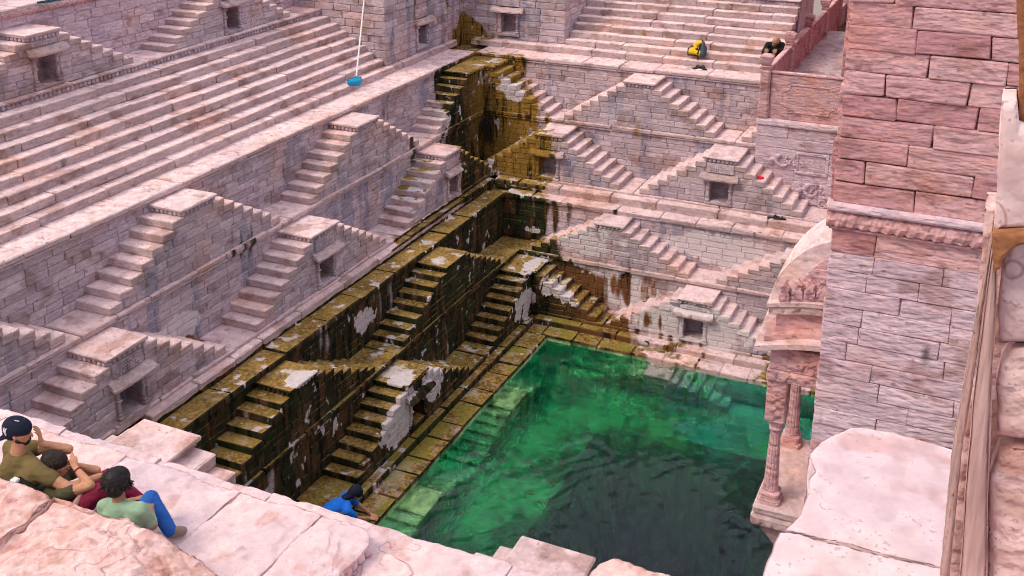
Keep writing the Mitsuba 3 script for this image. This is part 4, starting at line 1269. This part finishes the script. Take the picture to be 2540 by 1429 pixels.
def build_people():
    # the man in a cap
    k = thing('person', 'bearded man in a dark backwards cap and olive T-shirt at the left edge', 'person')
    f = V(.86, .50, -.06); up = V(.05, .05, 1)
    h = V(1.01, -14.13, 5.945)
    shR, shL, neck = V(1.235, -14.19, 5.665), V(.745, -14.02, 5.66), V(.985, -14.16, 5.765)
    hip, hipR, hipL = V(.87, -14.21, 5.26), V(.99, -14.17, 5.25), V(.75, -14.11, 5.25)
    elR, wrR = V(1.50, -14.13, 5.54), V(1.60, -13.86, 5.52)
    elL, wrL = V(1.27, -13.88, 5.70), V(1.115, -14.02, 5.80)
    knR, knL = V(1.22, -13.98, 5.34), V(.70, -13.85, 5.36)
    ftR, ftL = V(.98, -13.82, 5.21), V(.90, -13.90, 5.21)
    torso = [(hipR, .12, hipL, .12), (hip, .13, V(.93, -14.2, 5.5), .13), (V(.93, -14.2, 5.5), .14, neck - V(0, 0, .10), .10), (shR, .062, shL, .062), (shR - V(.06, 0, .06), .09, V(.93, -14.2, 5.42), .11), (shL + V(.06, 0, -.06), .09, V(.93, -14.2, 5.42), .11)]
    arms = [(shR, .06, elR, .046), (elR, .045, wrR, .03), (shL, .06, elL, .045), (elL, .043, wrL, .029)]
    legs = [(hipR, .10, knR, .065), (knR, .063, ftR, .045), (hipL, .10, knL, .065), (knL, .063, ftL, .045)]
    body = torso + arms + legs + [(neck - V(0, 0, .06), .064, h - V(.0, .0, .06), .058)] + head_bones(h, f, up) + hand_bones(wrL, V(-.05, .1, .9), V(.7, .6, 0), V(-.6, .6, .2), 1.05, .6) + hand_bones(wrR, V(.5, .8, -.2), V(0, 0, 1), V(-.8, .5, 0), 1.05, .5)
    part('body', k, blob(body, .014, 6), 'skin_warm')
    eyes(k, h, f, up)
    m = lambda a, b, t: a + (b - a) * t
    shirt = [(p, r + .016, q, s + .016) for p, r, q, s in torso] + [(shR, .078, m(shR, elR, .5), .069), (shL, .078, m(shL, elL, .45), .069)]
    part('shirt', k, folds(blob(shirt, .018, 8), .012, 9, 3), 'olive_cotton')
    part('trousers', k, blob([(hipR, .125, hipL, .125)] + [(p, r + .014, q, s + .014) for p, r, q, s in legs], .02, 8), 'grey_cloth')
    r_ = unit(np.cross(f, up))
    part('cap', k, blob([(h + up * .045 - f * .018, .098, h + up * .04 + f * .025, .086), (h + up * .01 - f * .045, .084, h + up * .05 - f * .04, .092), (h - f * .09 - up * .02 + r_ * .05, .016, h - f * .15 - up * .06 + r_ * .035, .008), (h - f * .09 - up * .02 - r_ * .05, .016, h - f * .15 - up * .06 - r_ * .035, .008),
                          (h - f * .10 - up * .025, .016, h - f * .165 - up * .065, .008)], .012, 4), 'navy_cotton')
    part('beard', k, blob([(h + f * .052 - up * .088, .036, h + f * .07 - up * .065, .030), (h + f * .05 - up * .085, .034, h - f * .0 - up * .055 + r_ * .058, .018), (h + f * .05 - up * .085, .034, h - f * .0 - up * .055 - r_ * .058, .018)], .01, 3), 'brown_hair')
    # the white emblem on the cap: crossing strokes, most of it turned out of sight
    c = h + up * .045 - f * .018
    g = []
    side = unit(r_ * .82 - f * .62)
    tang = unit(np.cross(up, side))
    for a, b in (((-.032, -.03), (-.032, .03)), ((-.032, .03), (.004, -.03)), ((.004, -.03), (.004, .03)), ((-.018, .036), (-.006, .004)), ((.014, .036), (-.006, .004)), ((-.006, .004), (-.006, -.036))):
        P = [c + unit(side * .098 + tang * u + up * vv) * .1035 for u, vv in (a, tuple(np.add(a, b) / 2), b)]
        g.append(tube(P, [.0045] * 3, 6))
    d2 = unit(r_ * .35 + f * .25 + up * .9)
    t2 = unit(np.cross(r_, d2)); t3 = np.cross(d2, t2)
    g.append(tube([c + unit(d2 * .1 + t2 * .02 + t3 * .012) * .102, c + unit(d2 * .1 - t2 * .02 + t3 * .012) * .1025], [.004] * 2, 6))
    put('emblem', join(g), 'white_cloth', k, .5, .5, True)
    # woman beside him
    k = thing('person', 'dark haired person in dark olive top and maroon trousers, hand at the cheek', 'person')
    f, up = V(.85, .5, -.1), V(.0, .1, 1)
    h = V(1.285, -14.04, 5.655)
    neck = V(1.30, -14.07, 5.53)
    shR, shL = V(1.475, -14.17, 5.50), V(1.20, -13.94, 5.47)
    hip = V(1.40, -14.20, 5.25)
    knR, knL, ftR, ftL = V(1.70, -14.00, 5.49), V(1.62, -13.82, 5.48), V(1.86, -13.80, 5.20), V(1.80, -13.66, 5.20)
    elR, wrR = V(1.665, -14.05, 5.565), V(1.475, -14.0, 5.635)
    elL, wrL = V(1.50, -13.82, 5.52), V(1.40, -13.92, 5.60)
    torso = [(hip, .125, V(1.36, -14.15, 5.40), .115), (V(1.36, -14.15, 5.40), .12, neck - V(0, 0, .07), .085), (shR, .052, shL, .052)]
    legs = [(hip + V(.06, -.03, 0), .10, knR, .068), (knR, .062, ftR, .042), (hip + V(-.02, .07, 0), .10, knL, .066), (knL, .060, ftL, .042)]
    body = torso + legs + [(shR, .05, elR, .041), (elR, .039, wrR, .027), (shL, .05, elL, .04), (elL, .038, wrL, .026), (neck - V(0, 0, .04), .052, h - V(0, 0, .04), .05)] + head_bones(h, f, up, .95) \
        + hand_bones(wrR, V(-.6, .15, .65), V(.5, -.75, .2), V(.0, .5, .7), .95, .5) + hand_bones(wrL, V(-.4, -.6, .6), V(.6, .6, 0), V(.3, -.3, .8), .95, .5)
    part('body', k, blob(body, .012, 6), 'skin_warm')
    eyes(k, h, f, up, .95)
    part('hair', k, tuft(h, f, up, 1.0, 5, .03, .012), 'brown_hair')
    part('top', k, folds(blob([(p, r + .016, q, s + .016) for p, r, q, s in torso] + [(shR, .068, m(shR, elR, .3), .06), (shL, .068, m(shL, elL, .4), .058)], .017, 8), .010, 10, 6), 'dark_olive')
    part('trousers', k, folds(blob([(p, r + .014, q, s + .014) for p, r, q, s in legs], .018, 8), .008, 9, 8), 'maroon_cotton')
    part('hair_clip', k, rough_part(h - unit(f) * .075 + V(.055, -.06, -.02), (.024, .02, .022)), 'white_cloth')
    part('bracelet', k, tube([wrR + unit(elR - wrR) * .02 + V(math.cos(a) * .001, 0, 0) for a in (0, 1)] if False else ring(wrR + unit(elR - wrR) * .02, unit(elR - wrR), .032), [.006] * 17, 6), 'maroon_cotton')
    part('strap', k, tube([V(1.56, -14.27, 5.30), V(1.585, -14.24, 5.38), V(1.61, -14.17, 5.45), V(1.60, -14.09, 5.50)], [.022, .026, .026, .022], 8), 'rose_strap')
    # boy
    k = thing('person', 'boy with black hair in a mint green T-shirt and blue jeans, seen from behind', 'person')
    f, up = V(-.25, .95, -.12), V(.06, .1, 1)
    h = V(2.105, -14.17, 5.80)
    neck = V(2.13, -14.21, 5.655)
    shR, shL = V(2.345, -14.20, 5.625), V(1.965, -14.20, 5.545)
    hip = V(2.07, -14.22, 5.27)
    knR, ftR, knL, ftL = V(2.10, -13.84, 5.43), V(2.335, -13.90, 5.225), V(1.80, -14.00, 5.36), V(1.96, -13.96, 5.22)
    elR, wrR, elL, wrL = V(2.36, -14.10, 5.42), V(2.20, -13.95, 5.44), V(1.86, -14.06, 5.40), V(1.98, -13.90, 5.42)
    torso = [(hip + V(.05, 0, 0), .12, hip - V(.05, 0, 0), .12), (hip, .125, V(2.10, -14.23, 5.45), .125), (V(2.10, -14.23, 5.45), .13, neck - V(0, 0, .08), .085), (shR, .055, shL, .055), (shR - V(.05, 0, .05), .075, hip, .11), (shL + V(.05, 0, -.05), .07, hip, .11)]
    legs = [(hip + V(.09, .03, 0), .088, knR, .060), (knR, .056, ftR, .045), (hip + V(-.09, .03, 0), .088, knL, .060), (knL, .056, ftL, .042)]
    body = torso + legs + [(shR, .052, elR, .04), (elR, .038, wrR, .026), (shL, .052, elL, .04), (elL, .038, wrL, .026), (neck - V(0, 0, .05), .052, h - V(0, 0, .05), .05)] + head_bones(h, f, up, .98) \
        + hand_bones(wrR, V(-.6, .6, 0), V(0, .3, 1), V(-.5, -.5, .3), .9, .5) + hand_bones(wrL, V(.4, .8, 0), V(0, .3, 1), V(.6, -.3, .2), .9, .5)
    part('body', k, blob(body, .013, 6), 'skin_tan')
    eyes(k, h, f, up, .98)
    part('hair', k, tuft(h, f, up, 1.08, 11, .034, .022), 'black_hair')
    part('shirt', k, folds(blob([(p, r + .016, q, s + .016) for p, r, q, s in torso] + [(shR, .071, m(shR, elR, .72), .062), (shL, .071, m(shL, elL, .6), .06)], .017, 8), .011, 9, 2), 'green_cotton')
    part('jeans', k, folds(blob([(p, r + .014, q, s + .014) for p, r, q, s in legs], .018, 8), .007, 11, 4), 'blue_denim')
    for a, b in ((ftR, V(2.41, -13.83, 5.205)), (ftL, V(2.05, -13.93, 5.205))):
        part('shoe', k, blob([(a + V(0, 0, -.012), .047, b, .036), (a + V(0, 0, -.02), .045, b - V(0, 0, .008), .034)], .012, 4), 'shoe_brown')
    # man by the water
    k = thing('person', 'person in a bright blue shirt and dark cap crouching at the pool edge', 'person')
    f, up = V(.62, .55, -.55), V(.45, .35, .8)
    h = V(-.315, -7.16, .505)
    neck = V(-.42, -7.27, .42)
    shR, shL = V(-.30, -7.44, .36), V(-.52, -7.14, .40)
    hip = V(-.66, -7.58, .24)
    knR, knL, ftR, ftL = V(-.34, -7.45, .28), V(-.48, -7.20, .30), V(-.40, -7.52, .04), V(-.46, -7.32, .04)
    elR, wrR = V(-.20, -7.33, .18), V(-.12, -7.10, .055)
    elL, wrL = V(-.32, -7.05, .20), V(-.16, -6.99, .055)
    torso = [(hip, .12, V(-.52, -7.42, .34), .13), (V(-.52, -7.42, .34), .13, neck - V(.03, .03, .03), .085), (shR, .055, shL, .055)]
    legs = [(hip + V(.05, -.05, 0), .09, knR, .06), (knR, .056, ftR, .04), (hip + V(-.03, .06, 0), .09, knL, .06), (knL, .056, ftL, .04)]
    body = torso + legs + [(shR, .052, elR, .04), (elR, .038, wrR, .027), (shL, .05, elL, .04), (elL, .038, wrL, .027), (neck - V(.03, .03, .02), .052, h - V(.03, .03, .03), .05)] + head_bones(h, f, up) \
        + hand_bones(wrR, V(.7, .6, -.25), V(0, 0, 1), V(-.6, .7, 0), 1.0, .3) + hand_bones(wrL, V(.8, .1, -.25), V(0, 0, 1), V(.1, -.9, 0), 1.0, .3)
    part('body', k, blob(body, .013, 6), 'skin_warm')
    eyes(k, h, f, up)
    fu, uu = unit(f), unit(up)
    part('cap', k, blob([(h + uu * .04 - fu * .02, .104, h + uu * .03 + fu * .02, .09), (h - uu * .02 - fu * .045, .088, h + uu * .05 - fu * .04, .092), (h + fu * .09 + uu * .02, .02, h + fu * .15 - uu * .0, .010), (h - uu * .05 - fu * .05, .07, neck + V(-.02, -.03, .04), .06)], .013, 5), 'navy_cotton')
    part('shirt', k, folds(blob([(p, r + .018, q, s + .018) for p, r, q, s in torso] + [(shR, .072, m(shR, elR, .7), .06), (shL, .072, m(shL, elL, .7), .06)], .017, 8), .011, 9, 9), 'bright_blue')
    part('trousers', k, blob([(p, r + .014, q, s + .014) for p, r, q, s in legs], .02, 8), 'grey_cloth')
    # someone behind the parapet
    k = thing('person', 'person dressed in black sitting behind the second parapet post, only partly visible', 'person')
    h, f, up = V(3.36, 5.52, 5.70), V(-.6, -.75, -.25), V(0, -.1, 1)
    hip, neck = V(3.34, 5.66, 5.28), V(3.36, 5.57, 5.70)
    torso = [(hip, .12, V(3.34, 5.62, 5.56), .12), (V(3.34, 5.62, 5.56), .12, neck - V(0, 0, .08), .085), (V(3.17, 5.55, 5.60), .055, V(3.47, 5.70, 5.60), .055)]
    legs = [(hip + V(-.08, 0, 0), .085, V(3.20, 5.30, 5.52), .06), (V(3.20, 5.30, 5.52), .055, V(3.18, 5.16, 5.24), .042), (hip + V(.08, 0, 0), .085, V(3.40, 5.32, 5.53), .06), (V(3.40, 5.32, 5.53), .055, V(3.40, 5.16, 5.24), .042)]
    arms = [(V(3.17, 5.55, 5.60), .05, V(3.12, 5.38, 5.46), .04), (V(3.12, 5.38, 5.46), .038, V(3.20, 5.24, 5.58), .027), (V(3.47, 5.70, 5.60), .05, V(3.49, 5.50, 5.48), .04), (V(3.49, 5.50, 5.48), .038, V(3.42, 5.27, 5.58), .027)]
    part('body', k, blob(torso + legs + arms + [(neck - V(0, 0, .05), .05, h - V(0, 0, .05), .05)] + head_bones(h, f, up) + hand_bones(V(3.20, 5.24, 5.58), V(.1, -.6, -.5), V(0, -.5, .7), V(.9, 0, 0), 1, .5) + hand_bones(V(3.42, 5.27, 5.58), V(-.1, -.6, -.5), V(0, -.5, .7), V(-.9, 0, 0), 1, .5), .015, 6), 'skin_tan')
    eyes(k, h, f, up)
    part('hair', k, blob([(h - unit(f) * .03 + V(0, 0, .0), .085, h - unit(f) * .045 - V(0, 0, .03), .07)], .014, 4), 'brown_hair')
    part('clothes', k, blob([(p, r + .017, q, s + .017) for p, r, q, s in torso + legs] + [(p, r + .012, q, s + .012) for p, r, q, s in arms], .02, 8), 'black_cotton')


def rough_part(c, half):
    v, f = cbox(np.subtract(c, half), np.add(c, half), .008, .003)
    return v, f


def ring(c, axis, r, n=16):
    x = unit(np.cross(axis, [0, 0, 1])); y = np.cross(axis, x)
    return [c + r * (math.cos(a) * x + math.sin(a) * y) for a in np.linspace(0, 2 * math.pi, n + 1)]


build_people()


# ------------------------------------------------------------------ small things left about
cloth('net_blue', (.01, .36, .66), .4)
cloth('pole_white', (.78, .76, .80), .4)
cloth('bag_yellow', (.80, .50, .02), .5)
cloth('bag_slate', (.05, .075, .10), .6)
cloth('sandal_dark', (.022, .024, .032), .6)
cloth('red_cotton', (.72, .012, .05), .7)
cloth('teal_cloth', (.012, .09, .12), .7)
cloth('root_dark', (.030, .022, .014), .9)
cloth('rust_iron', (.10, .045, .03), .8)
cloth('fish_red', (.30, .055, .02), .5)


def build_small():
    k = thing('skimmer_net', 'blue skimmer net on a long white pole leaning on the seating steps', 'net')
    o = at(0, -4.49, 880, 203)
    p0 = at(0, -4.50, 884, 189)
    p1 = at(0, -5.3, 904, -10)
    p1 = p0 + (p1 - p0) * 1.2
    part('pole', k, tube([p0, p0 + (p1 - p0) * .5, p1], [.019, .018, .017], 10), 'pole_white')
    u = unit(np.cross(p1 - p0, [.2, 1, .1])); w = unit(np.cross(p1 - p0, u))
    # rim: a rounded rectangle standing roughly upright, with a sagging net pocket behind it
    hr = unit(V(.45, .89, 0)); vr = V(0, 0, 1.)
    rim = [(-.165, .085), (.155, .085), (.17, .06), (.165, -.06), (.12, -.10), (.02, -.085), (-.15, -.055), (-.17, -.03), (-.17, .06), (-.165, .085)]
    P = [o + hr * a + vr * b for a, b in rim]
    part('frame', k, tube(P, [.009] * len(P), 8), 'bag_slate')
    poly = sg.Polygon(rim)
    m2 = trimesh.creation.extrude_polygon(poly, .008, engine='earcut')
    v, f = trimesh.remesh.subdivide_to_size(np.array(m2.vertices), np.array(m2.faces), .03)
    dn = unit(np.cross(hr, vr))
    dist = shapely.distance(shapely.points(v[:, :2]), poly.exterior)
    V3 = o + v[:, :1] * hr + v[:, 1:2] * vr + (v[:, 2:3] + .05 * np.minimum(dist / .06, 1)[:, None]) * unit(V(.8, -.5, 0))
    part('net', k, (V3, f), 'net_blue')
    part('socket', k, tube([p0, o + vr * .09], [.016, .014], 8), 'net_blue')

    k = thing('backpack', 'yellow and dark blue backpack lying on the pale seating steps', 'bag')
    b = V(1.55, 5.30, 5.16)
    part('body', k, blob([(b + V(-.13, .02, .16), .075, b + V(.08, .02, .14), .075), (b + V(-.06, .10, .30), .07, b + V(.06, .10, .38), .06), (b + V(-.10, .04, .14), .08, b + V(.0, .12, .36), .06)], .02, 6), 'bag_yellow')
    part('pocket', k, blob([(b + V(.15, .0, .12), .075, b + V(.13, .10, .36), .05), (b + V(.17, .03, .11), .07, b + V(.17, .10, .26), .06)], .02, 6), 'bag_slate')
    for q in ([V(-.20, -.02, .10), V(-.21, .03, .22), V(-.13, .03, .30), V(.0, .06, .26), V(.05, -.04, .12)], [V(-.2, -.05, .09), V(-.05, -.075, .10), V(.06, -.07, .09), V(.08, -.12, .0)], [V(.06, .0, .14), V(.07, .05, .33), V(.11, .11, .44), V(.15, .1, .40)], [V(.05, -.075, .14), V(.06, -.02, .22), V(-.02, -.0, .24)]):
        part('strap', k, tube([b + x for x in q], [.017] * len(q), 8), 'black_cotton')

    def sandal(k, x, y, z, a, mat='sandal_dark'):
        d, r = V(math.cos(a), math.sin(a), 0), V(-math.sin(a), math.cos(a), 0)
        o = V(x, y, z)
        out = [(-.13, -.035), (-.12, .035), (-.03, .036), (.05, .05), (.11, .045), (.135, .0), (.10, -.045), (.03, -.04), (-.04, -.034)]
        m2 = trimesh.creation.extrude_polygon(sg.Polygon(out).buffer(.006), .026, engine='earcut')
        v = np.array(m2.vertices)
        s = part('sole', k, (o + v[:, :1] * d + v[:, 1:2] * r + v[:, 2:] * V(0, 0, 1), np.array(m2.faces)), mat)
        part('band', k, tube([o + d * .03 + r * (.047 * math.cos(t)) + V(0, 0, .02 + .05 * math.sin(t)) + d * .02 * math.sin(t) for t in np.linspace(0, math.pi, 9)], [.014] * 9, 8), mat)

    k = thing('sandals', 'pair of dark sandals on the pale terrace below the yellow backpack', 'sandals')
    sandal(k, 1.66, 5.0, 5.003, 1.15); sandal(k, 1.82, 5.0, 5.003, 2.2)
    k = thing('sandals', 'pair of dark navy shoes on the step below the grey niche staircase', 'sandals')
    sandal(k, 4.16, 2.50, 2.515, .5); sandal(k, 4.30, 2.47, 2.515, .2)
    k = thing('sandals', 'pair of teal sandals cut by the top edge of the photo, on the topmost terrace', 'sandals')
    q = at(2, 7.66, 118, 6)
    sandal(k, q[0], q[1] - .05, 7.668, 1.2, 'teal_cloth'); sandal(k, q[0] + .03, q[1] + .17, 7.668, 1.0, 'teal_cloth')
    k = numbered('red_cloth')
    t = blob([(V(3.70, 2.80, 3.255), .03, V(3.80, 2.84, 3.262), .035), (V(3.75, 2.78, 3.26), .04, V(3.74, 2.88, 3.262), .03), (V(3.74, 2.82, 3.28), .035, V(3.78, 2.8, 3.275), .035)], .015, 3)
    v, f = folds(t, .012, 18, 3)
    scene[k] = mikit.ply((v, f), 'red_cotton', smooth=True, uv=np.full((len(v), 2), .5))
    tag(k, 'small crumpled bright red cloth on a step of the niche staircase', 'cloth')

    k = thing('bag', 'black bag with white panel lying behind the bearded man', 'bag')
    c = V(1.23, -14.30, 5.58)
    part('body', k, blob([(c + V(-.08, 0, .02), .05, c + V(.09, -.0, -.07), .055)], .012, 5), 'black_cotton')
    part('panel', k, rough_part(c + V(-.09, -.035, .045), (.035, .03, .028)), 'white_cloth')
    part('flap', k, rough_part(c + V(.10, -.055, -.055), (.045, .018, .016)), 'white_cloth')

    # roots hanging in the corner under the drain
    k = numbered('hanging_roots')
    ms = []
    for i in range(70):
        x, yv = -3.17 + random.uniform(0, .26), 3.5 - random.uniform(0, .20)
        z = 3.62 + random.uniform(-.15, .1)
        n = random.randint(4, 7)
        pts = [V(x, yv, z)]
        for j in range(n):
            pts.append(pts[-1] + V(random.uniform(-.03, .035), random.uniform(-.035, .03), -random.uniform(.06, .13)))
        ms.append(tube(pts, list(np.linspace(random.uniform(.008, .016), .003, len(pts))), 5))
    mm = join(ms)
    scene[k] = mikit.ply(mm, 'root_dark', smooth=True, uv=np.full((len(mm[0]), 2), .5))
    tag(k, 'dark tangle of hanging roots in the ochre corner below the drain', 'roots', None, 'stuff')
    # an old iron hook on the far wall
    k = numbered('iron_bracket')
    ms = [tube([V(4.62, .98, .86), V(4.62, .98, .62), V(4.74, .92, .60), V(4.80, .80, .50), V(4.78, .70, .30), V(4.70, .68, .20)], [.018, .018, .02, .022, .022, .02], 8), tube([V(4.40, .9, .60), V(4.74, .92, .60)], [.018, .02], 8)]
    mm = join(ms)
    scene[k] = mikit.ply(mm, 'rust_iron', smooth=True, uv=np.full((len(mm[0]), 2), .5))
    tag(k, 'rusty bent iron bracket on the foot of the white faced staircase', 'bracket')
    # goldfish near the surface
    for i, (u, v_) in enumerate(((1318, 1157), (1362, 1142), (1338, 1182), (1402, 1096), (1400, 1158), (1372, 1206), (1346, 1252), (1292, 1066), (1316, 1226))):
        o = at(2, -.26, u, v_)
        a = random.uniform(-.6, .6) + .15
        d, r = V(math.cos(a), math.sin(a), 0), V(-math.sin(a), math.cos(a), 0)
        t = blob([(o - d * .055, .008, o, .021), (o, .021, o + d * .05, .012), (o - d * .06, .006, o - d * .095 + V(0, 0, .016), .004), (o - d * .06, .006, o - d * .095 - V(0, 0, .016), .004), (o + V(0, 0, .015), .006, o - d * .02 + V(0, 0, .03), .003)], .008, 3)
        k = numbered('fish')
        scene[k] = mikit.ply((np.array(t.vertices), np.array(t.faces)), 'fish_red', smooth=True, uv=np.full((len(t.vertices), 2), .5))
        tag(k, 'small reddish fish swimming just under the green water', 'fish', 'reddish fish in the pool')


build_small()
